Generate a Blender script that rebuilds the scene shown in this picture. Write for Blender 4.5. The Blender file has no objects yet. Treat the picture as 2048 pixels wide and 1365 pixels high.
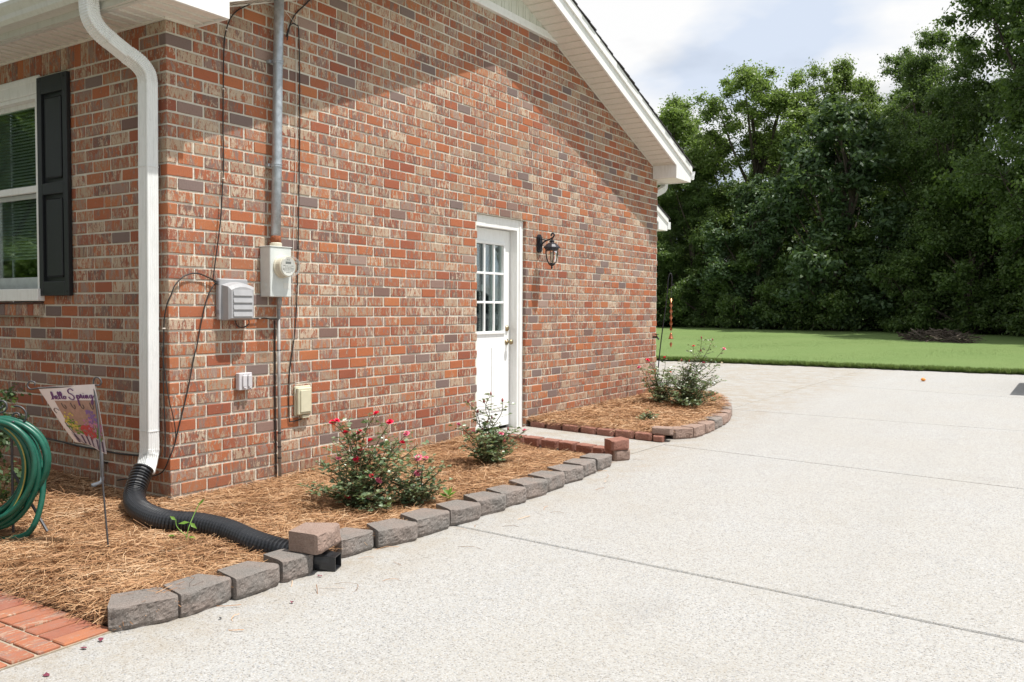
import bpy, math, random
import numpy as np
from mathutils import Vector, Matrix
R = math.radians
random.seed(7)
rng = np.random.default_rng(7)
scene = bpy.context.scene
C = scene.collection

# ------------------------------------------------------------------ camera
CAM = np.array([4.8072, -3.4407, 1.1943])
F_PX, YAW, PIT, ROL = 1753.06, -0.5765, -0.0361, 0.0031
fw = np.array([math.sin(YAW)*math.cos(PIT), math.cos(YAW)*math.cos(PIT), math.sin(PIT)])
r_ = np.array([math.cos(YAW), -math.sin(YAW), 0.0]); u_ = np.cross(r_, fw)
rt = math.cos(ROL)*r_ + math.sin(ROL)*u_
up = -math.sin(ROL)*r_ + math.cos(ROL)*u_
cam = bpy.data.cameras.new('camera'); camo = bpy.data.objects.new('camera', cam); C.objects.link(camo)
cam.sensor_fit = 'HORIZONTAL'; cam.sensor_width = 36.0; cam.lens = F_PX/2048*36.0
cam.clip_start = 0.05; cam.clip_end = 2000
camo.matrix_world = Matrix(((rt[0], up[0], -fw[0], CAM[0]), (rt[1], up[1], -fw[1], CAM[1]), (rt[2], up[2], -fw[2], CAM[2]), (0, 0, 0, 1)))
scene.camera = camo

# ------------------------------------------------------------------ world, sun, exposure
SUN = Vector((0.33, 0.10, 0.84)).normalized()
world = bpy.data.worlds.new('World'); scene.world = world; world.use_nodes = True
wt = world.node_tree; wt.nodes.clear()
def wn(t, **k):
    n = wt.nodes.new(t)
    for a, b in k.items(): setattr(n, a, b)
    return n
sky = wn('ShaderNodeTexSky', sky_type='NISHITA', sun_disc=False, sun_elevation=math.asin(SUN.z),
         sun_rotation=math.atan2(SUN.x, SUN.y), air_density=1.0, dust_density=1.2, ozone_density=1.0)
tc = wn('ShaderNodeTexCoord'); sep = wn('ShaderNodeSeparateXYZ'); wt.links.new(tc.outputs['Generated'], sep.inputs[0])
zz = wn('ShaderNodeMath', operation='ADD'); wt.links.new(sep.outputs[2], zz.inputs[0]); zz.inputs[1].default_value = 0.22
zm = wn('ShaderNodeMath', operation='MAXIMUM'); wt.links.new(zz.outputs[0], zm.inputs[0]); zm.inputs[1].default_value = 0.05
dx = wn('ShaderNodeMath', operation='DIVIDE'); wt.links.new(sep.outputs[0], dx.inputs[0]); wt.links.new(zm.outputs[0], dx.inputs[1])
dy = wn('ShaderNodeMath', operation='DIVIDE'); wt.links.new(sep.outputs[1], dy.inputs[0]); wt.links.new(zm.outputs[0], dy.inputs[1])
cmb = wn('ShaderNodeCombineXYZ'); wt.links.new(dx.outputs[0], cmb.inputs[0]); wt.links.new(dy.outputs[0], cmb.inputs[1]); cmb.inputs[2].default_value = 3.1
cn = wn('ShaderNodeTexNoise'); cn.inputs['Scale'].default_value = 1.0; cn.inputs['Detail'].default_value = 6; cn.inputs['Roughness'].default_value = 0.48
wt.links.new(cmb.outputs[0], cn.inputs['Vector'])
cr = wn('ShaderNodeValToRGB'); cr.color_ramp.elements[0].position = 0.22; cr.color_ramp.elements[1].position = 0.46
wt.links.new(cn.outputs[0], cr.inputs[0])
cn2 = wn('ShaderNodeTexNoise'); cn2.inputs['Scale'].default_value = 2.0; cn2.inputs['Detail'].default_value = 5
cmb2 = wn('ShaderNodeVectorMath', operation='ADD'); wt.links.new(cmb.outputs[0], cmb2.inputs[0]); cmb2.inputs[1].default_value = (4.3, 1.7, 5.0)
wt.links.new(cmb2.outputs[0], cn2.inputs['Vector'])
cr2 = wn('ShaderNodeValToRGB'); cr2.color_ramp.elements[0].position = 0.40; cr2.color_ramp.elements[1].position = 0.56
cr2.color_ramp.elements[0].color = (12.8, 14.3, 16.8, 1); cr2.color_ramp.elements[1].color = (18.0, 18.0, 18.0, 1)
wt.links.new(cn2.outputs[0], cr2.inputs[0])
mx = wn('ShaderNodeMix', data_type='RGBA'); wt.links.new(cr.outputs[0], mx.inputs[0]); wt.links.new(sky.outputs[0], mx.inputs[6]); wt.links.new(cr2.outputs[0], mx.inputs[7])
bg = wn('ShaderNodeBackground'); bg.inputs[1].default_value = 0.045; wt.links.new(mx.outputs[2], bg.inputs[0])
wo = wn('ShaderNodeOutputWorld'); wt.links.new(bg.outputs[0], wo.inputs[0])
sl = bpy.data.lights.new('sun', 'SUN'); sl.energy = 5.0; sl.angle = R(0.53); sl.color = (1.0, 0.965, 0.91)
so = bpy.data.objects.new('sun', sl); C.objects.link(so); so.rotation_euler = SUN.to_track_quat('Z', 'Y').to_euler(); so.location = (6, 2, 12)
vs = scene.view_settings; vs.view_transform = 'Standard'; vs.look = 'None'; vs.gamma = 1.0; vs.exposure = 0.30; vs.use_curve_mapping = False

# ------------------------------------------------------------------ helpers
ORG = {}
def tag(o, label=None, cat=None, group=None, kind=None):
    if label: o['label'] = label
    if cat: o['category'] = cat
    if group: o['group'] = group
    if kind: o['kind'] = kind
    return o
def thing(name, loc, label, cat, group=None):
    e = bpy.data.objects.new(name, None); C.objects.link(e); e.location = loc; e.empty_display_size = 0.1
    ORG[e.name] = Vector(loc); return tag(e, label, cat, group)
def link(name, me, mat, parent=None, origin=None):
    o = bpy.data.objects.new(name, me); C.objects.link(o)
    if mat: me.materials.append(mat)
    if parent is not None:
        o.parent = parent; ORG[o.name] = ORG[parent.name]
    else:
        o.location = origin or (0, 0, 0); ORG[o.name] = Vector(origin or (0, 0, 0))
    return o
class MB:
    def __init__(s): s.v = []; s.f = []; s.c = []; s.col = (0.5, 0.5, 0.5, 1)
    def add(s, vs_, fs):
        b = len(s.v); s.v += [tuple(q) for q in vs_]; s.f += [tuple(i+b for i in q) for q in fs]; s.c += [s.col]*len(vs_); return s
    def box(s, x0, x1, y0, y1, z0, z1, fn=None):
        v = [(x, y, z) for x in (x0, x1) for y in (y0, y1) for z in (z0, z1)]
        if fn: v = [fn(*q) for q in v]
        return s.add(v, [(0, 1, 3, 2), (4, 6, 7, 5), (0, 4, 5, 1), (2, 3, 7, 6), (0, 2, 6, 4), (1, 5, 7, 3)])
    def cbox(s, x0, x1, y0, y1, z0, z1, b=0.003, fn=None, jit=0.0):
        lo = (min(x0, x1), min(y0, y1), min(z0, z1)); hi = (max(x0, x1), max(y0, y1), max(z0, z1))
        idx = {}; v = []
        for a in range(3):
            o1, o2 = [k for k in range(3) if k != a]
            for sa in (0, 1):
                for s1 in (0, 1):
                    for s2 in (0, 1):
                        p = [0, 0, 0]; p[a] = hi[a] if sa else lo[a]
                        p[o1] = (hi[o1]-b) if s1 else (lo[o1]+b); p[o2] = (hi[o2]-b) if s2 else (lo[o2]+b)
                        if jit: p = [q+random.uniform(-jit, jit) for q in p]
                        sg = [0, 0, 0]; sg[a] = sa; sg[o1] = s1; sg[o2] = s2
                        idx[(a, tuple(sg))] = len(v); v.append(tuple(p))
        f = []
        for a in range(3):
            o1, o2 = [k for k in range(3) if k != a]
            for sa in (0, 1):
                q = []
                for s1, s2 in ((0, 0), (1, 0), (1, 1), (0, 1)):
                    sg = [0, 0, 0]; sg[a] = sa; sg[o1] = s1; sg[o2] = s2; q.append(idx[(a, tuple(sg))])
                f.append(q)
            for s1 in (0, 1):
                for s2 in (0, 1):      # edge along a between faces o1,o2
                    g = []
                    for (fa, sa) in ((o1, 0), (o1, 1), (o2, 1), (o2, 0)):
                        sg = [0, 0, 0]; sg[a] = sa; sg[o1] = s1; sg[o2] = s2; g.append(idx[(fa, tuple(sg))])
                    f.append(g)
        for sx in (0, 1):
            for sy in (0, 1):
                for sz in (0, 1): f.append([idx[(a, (sx, sy, sz))] for a in range(3)])
        cen = Vector([(lo[k]+hi[k])/2 for k in range(3)]); out = []
        for q in f:
            p = [Vector(v[i]) for i in q]; n = (p[1]-p[0]).cross(p[2]-p[0])
            m = sum(p, Vector())/len(p)
            out.append(tuple(q) if n.dot(m-cen) > 0 else tuple(reversed(q)))
        if fn: v = [fn(*q) for q in v]
        return s.add(v, out)
    def prism(s, poly, axis, a0, a1):
        # poly: list of 2-D points in the plane of the two other axes (in order), extruded along axis
        n = len(poly); v = []
        for a in (a0, a1):
            for p in poly:
                v.append({'x': (a, p[0], p[1]), 'y': (p[0], a, p[1]), 'z': (p[0], p[1], a)}[axis])
        f = [tuple(range(n)), tuple(range(2*n-1, n-1, -1))]+[(i, i+n, (i+1) % n+n, (i+1) % n) for i in range(n)]
        return s.add(v, f)
    def tube(s, pts, r, n=8, cap=True, rect=None, upv=None):
        P = [Vector(p) for p in pts]; m = len(P)
        rr = r if isinstance(r, (list, tuple)) else [r]*m
        T = []
        for i in range(m):
            d = P[min(i+1, m-1)]-P[max(i-1, 0)]; T.append(d.normalized() if d.length > 1e-9 else Vector((0, 0, 1)))
        a = Vector(upv) if upv else (Vector((0, 0, 1)) if abs(T[0].z) < 0.9 else Vector((1, 0, 0)))
        nx = (a-T[0]*a.dot(T[0])).normalized(); v = []
        for i in range(m):
            nx = (nx-T[i]*nx.dot(T[i])).normalized(); ny = T[i].cross(nx)
            if rect:
                for (p, q) in rect: v.append(P[i]+nx*(p*rr[i])+ny*(q*rr[i]))
            else:
                for k in range(n):
                    t = 2*math.pi*k/n; v.append(P[i]+nx*(math.cos(t)*rr[i])+ny*(math.sin(t)*rr[i]))
        if rect: n = len(rect)
        f = [(i*n+k, i*n+(k+1) % n, (i+1)*n+(k+1) % n, (i+1)*n+k) for i in range(m-1) for k in range(n)]
        if cap: f += [tuple(range(n-1, -1, -1)), tuple((m-1)*n+k for k in range(n))]
        return s.add(v, f)
    def lathe(s, prof, cen=(0, 0, 0), axis=(0, 0, 1), n=16):
        A = Vector(axis).normalized(); c = Vector(cen)
        a = Vector((0, 0, 1)) if abs(A.z) < 0.9 else Vector((1, 0, 0))
        X = (a-A*a.dot(A)).normalized(); Y = A.cross(X); v = []
        for (r, h) in prof:
            for k in range(n):
                t = 2*math.pi*k/n; v.append(c+A*h+X*(r*math.cos(t))+Y*(r*math.sin(t)))
        m = len(prof)
        f = [(i*n+k, i*n+(k+1) % n, (i+1)*n+(k+1) % n, (i+1)*n+k) for i in range(m-1) for k in range(n)]
        f += [tuple(range(n-1, -1, -1)), tuple((m-1)*n+k for k in range(n))]
        return s.add(v, f)
    def build(s, name, mat, parent=None, origin=None, smooth=False, attr=None):
        off = ORG[parent.name] if parent is not None else Vector(origin or (0, 0, 0))
        me = bpy.data.meshes.new(name)
        me.from_pydata([(q[0]-off.x, q[1]-off.y, q[2]-off.z) for q in s.v], [], s.f)
        if smooth: me.polygons.foreach_set('use_smooth', [True]*len(me.polygons))
        if attr:
            a = me.attributes.new(attr, 'FLOAT_COLOR', 'POINT'); a.data.foreach_set('color', np.array(s.c, dtype=np.float32).ravel())
        me.update()
        return link(name, me, mat, parent, origin)
def np_mesh(name, V, Fc, mat, parent=None, origin=None, col=None, smooth=False):
    off = np.array(ORG[parent.name] if parent is not None else (origin or (0, 0, 0)), dtype=float)
    V = np.asarray(V, dtype=np.float64)-off; Fc = np.asarray(Fc, dtype=np.int32); k = Fc.shape[1]
    me = bpy.data.meshes.new(name); me.vertices.add(len(V)); me.vertices.foreach_set('co', V.astype(np.float32).ravel())
    me.loops.add(Fc.size); me.loops.foreach_set('vertex_index', Fc.ravel())
    me.polygons.add(len(Fc)); me.polygons.foreach_set('loop_start', np.arange(0, Fc.size, k, dtype=np.int32))
    try: me.polygons.foreach_set('loop_total', np.full(len(Fc), k, dtype=np.int32))
    except Exception: pass
    if col is not None:
        a = me.attributes.new('rnd', 'FLOAT_COLOR', 'POINT'); a.data.foreach_set('color', np.asarray(col, dtype=np.float32).ravel())
    me.update(calc_edges=True); me.validate()
    if smooth: me.polygons.foreach_set('use_smooth', [True]*len(me.polygons))
    return link(name, me, mat, parent, origin)
def smooth_path(pts, k=6):
    P = [Vector(p) for p in pts]; out = []
    for i in range(len(P)-1):
        p0 = P[max(i-1, 0)]; p1 = P[i]; p2 = P[i+1]; p3 = P[min(i+2, len(P)-1)]
        for j in range(k):
            t = j/k
            out.append(0.5*((2*p1)+(p2-p0)*t+(2*p0-5*p1+4*p2-p3)*t*t+(3*p1-p0-3*p2+p3)*t**3))
    out.append(P[-1]); return out
def px(p):
    d = np.asarray(p)-CAM; z = d@fw
    return 1024+F_PX*(d@rt)/z, 682.5-F_PX*(d@up)/z, z

# ------------------------------------------------------------------ materials
class NT:
    def __init__(s, name):
        s.m = bpy.data.materials.new(name); s.m.use_nodes = True; s.t = s.m.node_tree; s.t.nodes.clear()
        s.o = s.n('ShaderNodeOutputMaterial'); s.p = s.n('ShaderNodeBsdfPrincipled'); s.l(s.p.outputs[0], s.o.inputs[0])
    def n(s, t, **k):
        q = s.t.nodes.new(t)
        for a, b in k.items(): setattr(q, a, b)
        return q
    def l(s, a, b): s.t.links.new(a, b)
    def pos(s): return s.n('ShaderNodeNewGeometry').outputs['Position']
    def obj(s): return s.n('ShaderNodeTexCoord').outputs['Object']
    def noise(s, vec, scale, detail=4, rough=0.55, dist=0.0):
        q = s.n('ShaderNodeTexNoise'); q.inputs['Scale'].default_value = scale; q.inputs['Detail'].default_value = detail
        q.inputs['Roughness'].default_value = rough; q.inputs['Distortion'].default_value = dist
        if vec is not None: s.l(vec, q.inputs['Vector'])
        return q.outputs[0]
    def vor(s, vec, scale, feature='F1'):
        q = s.n('ShaderNodeTexVoronoi', feature=feature); q.inputs['Scale'].default_value = scale; s.l(vec, q.inputs['Vector']); return q
    def ramp(s, fac, stops, interp='LINEAR'):
        q = s.n('ShaderNodeValToRGB'); e = q.color_ramp; e.interpolation = interp
        while len(e.elements) < len(stops): e.elements.new(0.5)
        for el, (p, c) in zip(e.elements, stops):
            el.position = p; el.color = (c, c, c, 1) if isinstance(c, (int, float)) else tuple(c)+(1,)
        s.l(fac, q.inputs[0]); return q.outputs[0]
    def mix(s, fac, a, b, mode='MIX'):
        q = s.n('ShaderNodeMix', data_type='RGBA', blend_type=mode)
        for v, i in ((fac, 0), (a, 6), (b, 7)):
            if isinstance(v, (int, float)): q.inputs[i].default_value = v
            elif isinstance(v, (tuple, list)): q.inputs[i].default_value = tuple(v)+(1,)
            else: s.l(v, q.inputs[i])
        return q.outputs[2]
    def math(s, op, a, b=0.0, c=None):
        q = s.n('ShaderNodeMath', operation=op)
        for v, i in ((a, 0), (b, 1), (c, 2)):
            if v is None: continue
            if isinstance(v, (int, float)): q.inputs[i].default_value = v
            else: s.l(v, q.inputs[i])
        return q.outputs[0]
    def comb(s, x, y, z):
        q = s.n('ShaderNodeCombineXYZ')
        for v, i in ((x, 0), (y, 1), (z, 2)):
            if isinstance(v, (int, float)): q.inputs[i].default_value = v
            else: s.l(v, q.inputs[i])
        return q.outputs[0]
    def sepv(s, v):
        q = s.n('ShaderNodeSeparateXYZ'); s.l(v, q.inputs[0]); return q.outputs
    def attr(s, name):
        q = s.n('ShaderNodeAttribute', attribute_name=name); w = s.n('ShaderNodeSeparateColor'); s.l(q.outputs['Color'], w.inputs[0]); return w.outputs
    def col(s, c):
        if isinstance(c, (tuple, list)): s.p.inputs['Base Color'].default_value = tuple(c)+(1,)
        else: s.l(c, s.p.inputs['Base Color'])
        return s
    def rough(s, v):
        if isinstance(v, (int, float)): s.p.inputs['Roughness'].default_value = v
        else: s.l(v, s.p.inputs['Roughness'])
        return s
    def bump(s, h, strength=0.5, dist=0.01):
        q = s.n('ShaderNodeBump'); q.inputs['Strength'].default_value = strength; q.inputs['Distance'].default_value = dist
        s.l(h, q.inputs['Height']); s.l(q.outputs[0], s.p.inputs['Normal']); return s
    def set(s, **k):
        for a, b in k.items(): s.p.inputs[a.replace('_', ' ')].default_value = b
        return s
def plain(name, c, rough=0.5, metal=0.0, var=0.12, scale=14, bump=0.0, spec=0.5):
    q = NT(name); n = q.noise(q.pos(), scale, 5, 0.6)
    lo = tuple(v*(1-var) for v in c); hi = tuple(min(1, v*(1+var)) for v in c)
    q.col(q.ramp(n, [(0.3, lo), (0.7, hi)])); q.rough(q.math('MULTIPLY_ADD', n, 0.15, rough-0.07)); q.set(Metallic=metal, Specular_IOR_Level=spec)
    if bump: q.bump(q.noise(q.pos(), scale*6, 3), bump, 0.004)
    return q.m

def brick_material(name='fired_clay_brick', flat=False):
    q = NT(name); P = q.pos(); x, y, z = q.sepv(P)[:]; a = q.attr('bk'); tone, s1, s2 = a[0], a[1], a[2]
    u = q.math('ADD', x, y)
    if flat: u = x; z = y
    off = q.math('MULTIPLY', s1, 83.0); off2 = q.math('MULTIPLY', s2, 57.0)
    v1 = q.comb(q.math('MULTIPLY_ADD', u, 1.0, off), q.math('MULTIPLY_ADD', z, 0.28, off2), off2)
    streak = q.noise(v1, 38, 5, 0.68, 1.2)
    v2 = q.comb(q.math('MULTIPLY_ADD', u, 1.0, off2), q.math('MULTIPLY_ADD', z, 0.5, off), off)
    fine = q.noise(v2, 130, 4, 0.7, 0.8)
    grain = q.noise(P, 420, 2, 0.5)
    # body colour of the clay, brick to brick
    body = q.ramp(s1, [(0.0, (0.25, 0.056, 0.020)), (0.22, (0.35, 0.086, 0.024)), (0.45, (0.43, 0.122, 0.030)), (0.65, (0.29, 0.070, 0.024)), (0.85, (0.45, 0.142, 0.037)), (1.0, (0.36, 0.118, 0.040))])
    body = q.mix(q.math('MULTIPLY', fine, 0.22), body, (0.30, 0.10, 0.06))
    # flashed skin: tan slurry over a purple grey scum, both in vertical drips
    tan = q.ramp(s2, [(0.0, (0.33, 0.245, 0.165)), (0.5, (0.45, 0.345, 0.24)), (1.0, (0.54, 0.435, 0.32))])
    gry = q.ramp(s1, [(0.0, (0.13, 0.083, 0.068)), (0.5, (0.22, 0.150, 0.125)), (1.0, (0.32, 0.238, 0.20))])
    v3 = q.comb(q.math('MULTIPLY_ADD', u, 1.0, q.math('MULTIPLY', off2, 1.7)), q.math('MULTIPLY_ADD', z, 0.35, off), q.math('MULTIPLY', off, 0.6))
    st2 = q.noise(v3, 27, 4, 0.6, 1.0)
    def layer(f, thr, gain):
        kk = q.n('ShaderNodeClamp'); q.l(q.math('MULTIPLY', q.math('SUBTRACT', f, thr), gain), kk.inputs[0]); return kk.outputs[0]
    fp_ = q.math('ADD', q.math('MULTIPLY', st2, 0.78), q.math('MULTIPLY', fine, 0.22))
    fc_ = q.math('ADD', q.math('MULTIPLY', streak, 0.70), q.math('MULTIPLY', fine, 0.30))
    thP = q.ramp(tone, [(0.0, 0.60), (0.13, 0.555), (0.16, 0.515), (0.45, 0.505), (0.50, 0.47), (0.74, 0.44), (0.78, 0.51), (0.93, 0.49), (0.94, 0.30), (1.0, 0.25)])
    thC = q.ramp(tone, [(0.0, 0.62), (0.13, 0.565), (0.16, 0.515), (0.45, 0.48), (0.50, 0.53), (0.74, 0.505), (0.78, 0.455), (0.93, 0.43), (0.94, 0.66), (1.0, 0.7)])
    c = q.mix(q.math('MULTIPLY', layer(fp_, thP, 14.0), 0.86), body, gry)
    lc = layer(fc_, thC, 16.0)
    c = q.mix(q.math('MULTIPLY', lc, 0.92), c, tan)
    rim = q.ramp(lc, [(0.02, 0.0), (0.25, 1.0), (0.6, 0.0)]); c = q.mix(q.math('MULTIPLY', rim, 0.45), c, (0.13, 0.06, 0.04))
    v4 = q.comb(q.math('MULTIPLY_ADD', u, 1.0, off), q.math('MULTIPLY_ADD', z, 0.16, off2), 0.0)
    scr = q.ramp(q.noise(v4, 190, 3, 0.6), [(0.60, 0.0), (0.68, 1.0)]); c = q.mix(q.math('MULTIPLY', scr, 0.5), c, (0.12, 0.055, 0.04))
    spots = q.ramp(q.noise(v2, 190, 2, 0.5), [(0.66, 0.0), (0.72, 1.0)])
    dk = q.ramp(tone, [(0.965, 0.0), (0.975, 1.0)])
    c = q.mix(q.math('MULTIPLY', dk, 0.70), c, (0.16, 0.115, 0.105))
    c = q.mix(q.math('MULTIPLY', spots, 0.55), c, (0.15, 0.075, 0.055))
    c = q.mix(0.10, c, q.ramp(grain, [(0.3, 0.06), (0.7, 0.5)]))
    if flat: c = q.mix(q.ramp(q.noise(P, 16, 5, 0.65), [(0.35, 0.15), (0.7, 0.75)]), c, (0.29, 0.135, 0.095))
    else: c = q.mix(q.math('MULTIPLY', q.ramp(z, [(0.0, 0.55), (0.22, 0.0)]), q.noise(P, 6, 4)), c, (0.24, 0.16, 0.10))
    q.col(c).rough(0.82).set(Specular_IOR_Level=0.3)
    h = q.math('ADD', q.math('MULTIPLY', streak, 0.6), q.math('MULTIPLY', fine, 0.5))
    q.bump(h, 0.55, 0.006); return q.m
def mortar_material():
    q = NT('mortar'); P = q.pos(); n = q.noise(P, 9, 5, 0.6); g = q.noise(P, 260, 3, 0.6)
    c = q.ramp(n, [(0.25, (0.62, 0.57, 0.47)), (0.75, (0.78, 0.72, 0.61))]); c = q.mix(0.15, c, q.ramp(g, [(0.3, 0.2), (0.7, 0.8)]))
    q.col(c).rough(0.95).bump(q.math('ADD', g, q.noise(P, 40, 3)), 0.8, 0.008); return q.m
def concrete_material():
    q = NT('exposed_aggregate_concrete'); P = q.pos()
    warp = q.n('ShaderNodeVectorMath', operation='ADD'); q.l(P, warp.inputs[0])
    v = q.vor(P, 150); cc = q.n('ShaderNodeSeparateColor'); q.l(v.outputs['Color'], cc.inputs[0])
    peb = q.ramp(cc.outputs[0], [(0.0, (0.10, 0.097, 0.093)), (0.06, (0.19, 0.17, 0.15)), (0.15, (0.27, 0.267, 0.26)), (0.32, (0.36, 0.357, 0.35)), (0.56, (0.41, 0.407, 0.40)), (0.74, (0.32, 0.285, 0.235)), (0.84, (0.46, 0.458, 0.455)), (0.95, (0.17, 0.185, 0.215))], 'CONSTANT')
    edge = q.ramp(v.outputs['Distance'], [(0.42, 0.0), (0.75, 1.0)])
    c = q.mix(edge, peb, (0.335, 0.327, 0.308)); c = q.mix(0.045, c, (0.78, 0.77, 0.74))
    fine = q.noise(P, 520, 2, 0.6); c = q.mix(0.18, c, q.ramp(fine, [(0.3, 0.12), (0.7, 0.55)]))
    big = q.noise(P, 0.9, 6, 0.6); c = q.mix(q.ramp(big, [(0.35, 0.0), (0.75, 0.30)]), c, (0.33, 0.30, 0.25))
    st = q.noise(P, 3.3, 6, 0.65, 0.6); c = q.mix(q.ramp(st, [(0.56, 0.0), (0.74, 0.26)]), c, (0.29, 0.26, 0.21))
    x, y, z = q.sepv(P)[:]
    tire = q.noise(q.comb(x, q.math('MULTIPLY', y, 0.05), 0.0), 2.2, 3, 0.5); c = q.mix(q.ramp(tire, [(0.5, 0.0), (0.75, 0.14)]), c, (0.26, 0.26, 0.26))
    soil = q.math('MULTIPLY', q.ramp(q.math('MULTIPLY', x, 0.1), [(0.16, 1.0), (0.215, 0.0)]), q.ramp(q.noise(P, 5, 6, 0.7), [(0.38, 0.0), (0.68, 0.6)]))
    c = q.mix(soil, c, (0.27, 0.215, 0.145))
    oil = q.noise(P, 1.7, 3, 0.5, 0.3); c = q.mix(q.ramp(oil, [(0.66, 0.0), (0.76, 0.16)]), c, (0.20, 0.19, 0.18))
    q.col(c).rough(0.85).set(Specular_IOR_Level=0.35)
    hh = q.ramp(v.outputs['Distance'], [(0.0, 1.0), (0.6, 0.0)]); q.bump(q.math('ADD', hh, q.math('MULTIPLY', fine, 0.3)), 0.35, 0.004); return q.m
def stone_material(name, a, b, lichen):
    q = NT(name); P = q.pos(); n = q.noise(P, 70, 6, 0.75); g = q.noise(P, 260, 3, 0.7); big = q.noise(P, 5.5, 4, 0.6, 0.5)
    oi = q.n('ShaderNodeObjectInfo').outputs['Random']
    c = q.mix(q.ramp(big, [(0.38, 0.0), (0.62, 1.0)]), a, b); c = q.mix(q.math('MULTIPLY', oi, 0.45), c, a)
    c = q.mix(q.ramp(n, [(0.45, 0.0), (0.75, 0.6)]), c, tuple(v*0.5 for v in a))
    c = q.mix(q.ramp(g, [(0.56, 0.0), (0.68, 0.75)]), c, lichen)
    c = q.mix(q.ramp(q.noise(P, 150, 2, 0.5), [(0.66, 0.0), (0.72, 0.7)]), c, (0.07, 0.055, 0.045))
    q.col(c).rough(0.95).set(Specular_IOR_Level=0.2)
    q.bump(q.math('ADD', q.math('MULTIPLY', n, 0.7), g), 0.9, 0.010); return q.m
def leaf_material(name, cols, rough=0.5, trans=0.3, spec=0.4):
    q = NT(name); a = q.attr('rnd'); c = q.ramp(a[0], cols); c = q.mix(q.math('MULTIPLY', a[1], 0.3), c, tuple(v*0.5 for v in cols[0][1]))
    q.col(c).rough(rough).set(Specular_IOR_Level=spec)
    tr = q.n('ShaderNodeBsdfTranslucent'); q.l(q.mix(0.45, c, (0.26, 0.40, 0.05)), tr.inputs[0])
    ms = q.n('ShaderNodeMixShader'); ms.inputs[0].default_value = trans; q.l(q.p.outputs[0], ms.inputs[1]); q.l(tr.outputs[0], ms.inputs[2]); q.l(ms.outputs[0], q.o.inputs[0])
    return q.m
def bark_material():
    q = NT('tree_bark'); P = q.pos(); x, y, z = q.sepv(P)[:]; n = q.noise(q.comb(x, y, q.math('MULTIPLY', z, 0.2)), 14, 5, 0.6)
    q.col(q.ramp(n, [(0.3, (0.035, 0.026, 0.02)), (0.7, (0.12, 0.095, 0.075))])).rough(0.95).bump(n, 0.9, 0.03); return q.m
def straw_material():
    q = NT('pine_straw'); a = q.attr('rnd')
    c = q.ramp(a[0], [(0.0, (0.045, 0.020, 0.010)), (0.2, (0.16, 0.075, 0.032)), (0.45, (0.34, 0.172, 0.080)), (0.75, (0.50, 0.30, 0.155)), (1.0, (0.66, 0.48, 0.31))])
    q.col(c).rough(0.6).set(Specular_IOR_Level=0.35); return q.m
def mulch_base_material():
    q = NT('pine_straw_litter'); P = q.pos(); n = q.noise(P, 55, 6, 0.7, 1.5); b = q.noise(P, 5, 4)
    c = q.mix(q.ramp(b, [(0.4, 0.0), (0.7, 0.5)]), q.ramp(n, [(0.3, (0.04, 0.018, 0.009)), (0.55, (0.13, 0.062, 0.028)), (0.75, (0.27, 0.15, 0.07))]), (0.10, 0.045, 0.02))
    q.col(c).rough(0.95).bump(n, 1.0, 0.02); return q.m
def lawn_material():
    q = NT('mown_lawn'); P = q.pos(); n = q.noise(P, 70, 6, 0.8); b = q.noise(P, 0.55, 5, 0.6, 0.4); f = q.noise(P, 130, 3, 0.7)
    c = q.ramp(n, [(0.28, (0.080, 0.130, 0.036)), (0.5, (0.122, 0.184, 0.056)), (0.75, (0.17, 0.235, 0.085))])
    c = q.mix(q.ramp(b, [(0.4, 0.0), (0.7, 0.5)]), c, (0.155, 0.205, 0.07)); c = q.mix(q.ramp(f, [(0.6, 0.0), (0.75, 0.3)]), c, (0.22, 0.25, 0.11))
    x, y, z = q.sepv(P)[:]; mow = q.noise(q.comb(q.math('MULTIPLY', x, 0.07), y, 0.0), 1.6, 4, 0.6); c = q.mix(q.ramp(mow, [(0.42, 0.0), (0.62, 0.32)]), c, (0.135, 0.195, 0.062))
    q.col(c).rough(0.85).set(Specular_IOR_Level=0.2).bump(q.math('ADD', n, f), 0.5, 0.015); return q.m
def white_paint(name, c=(0.82, 0.82, 0.80), dirt=(0.45, 0.43, 0.38), rough=0.42):
    q = NT(name); P = q.pos(); x, y, z = q.sepv(P)[:]
    s = q.noise(q.comb(q.math('MULTIPLY', x, 6.0), q.math('MULTIPLY', y, 6.0), z), 6, 5, 0.65); n = q.noise(P, 40, 4)
    cc = q.mix(q.ramp(s, [(0.48, 0.0), (0.8, 0.34)]), c, dirt); cc = q.mix(q.ramp(n, [(0.58, 0.0), (0.8, 0.16)]), cc, dirt)
    q.col(cc).rough(rough).bump(q.noise(P, 90, 2), 0.06, 0.003); return q.m
def glass_material(name='window_glass', tint=(0.75, 0.8, 0.8), gain=1.5, base=0.05):
    q = NT(name); t = q.n('ShaderNodeBsdfTransparent'); t.inputs[0].default_value = tint+(1,)
    g = q.n('ShaderNodeBsdfGlossy'); g.inputs['Roughness'].default_value = 0.02; g.inputs[0].default_value = (0.95, 0.97, 1, 1)
    fr = q.n('ShaderNodeFresnel'); fr.inputs[0].default_value = 1.55
    bp = q.n('ShaderNodeBump'); bp.inputs['Strength'].default_value = 0.03; q.l(q.noise(q.pos(), 3.0, 2), bp.inputs['Height']); q.l(bp.outputs[0], g.inputs['Normal'])
    f2 = q.math('MULTIPLY_ADD', fr.outputs[0], gain, base)
    ms = q.n('ShaderNodeMixShader'); q.l(f2, ms.inputs[0]); q.l(t.outputs[0], ms.inputs[1]); q.l(g.outputs[0], ms.inputs[2]); q.l(ms.outputs[0], q.o.inputs[0]); return q.m

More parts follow.
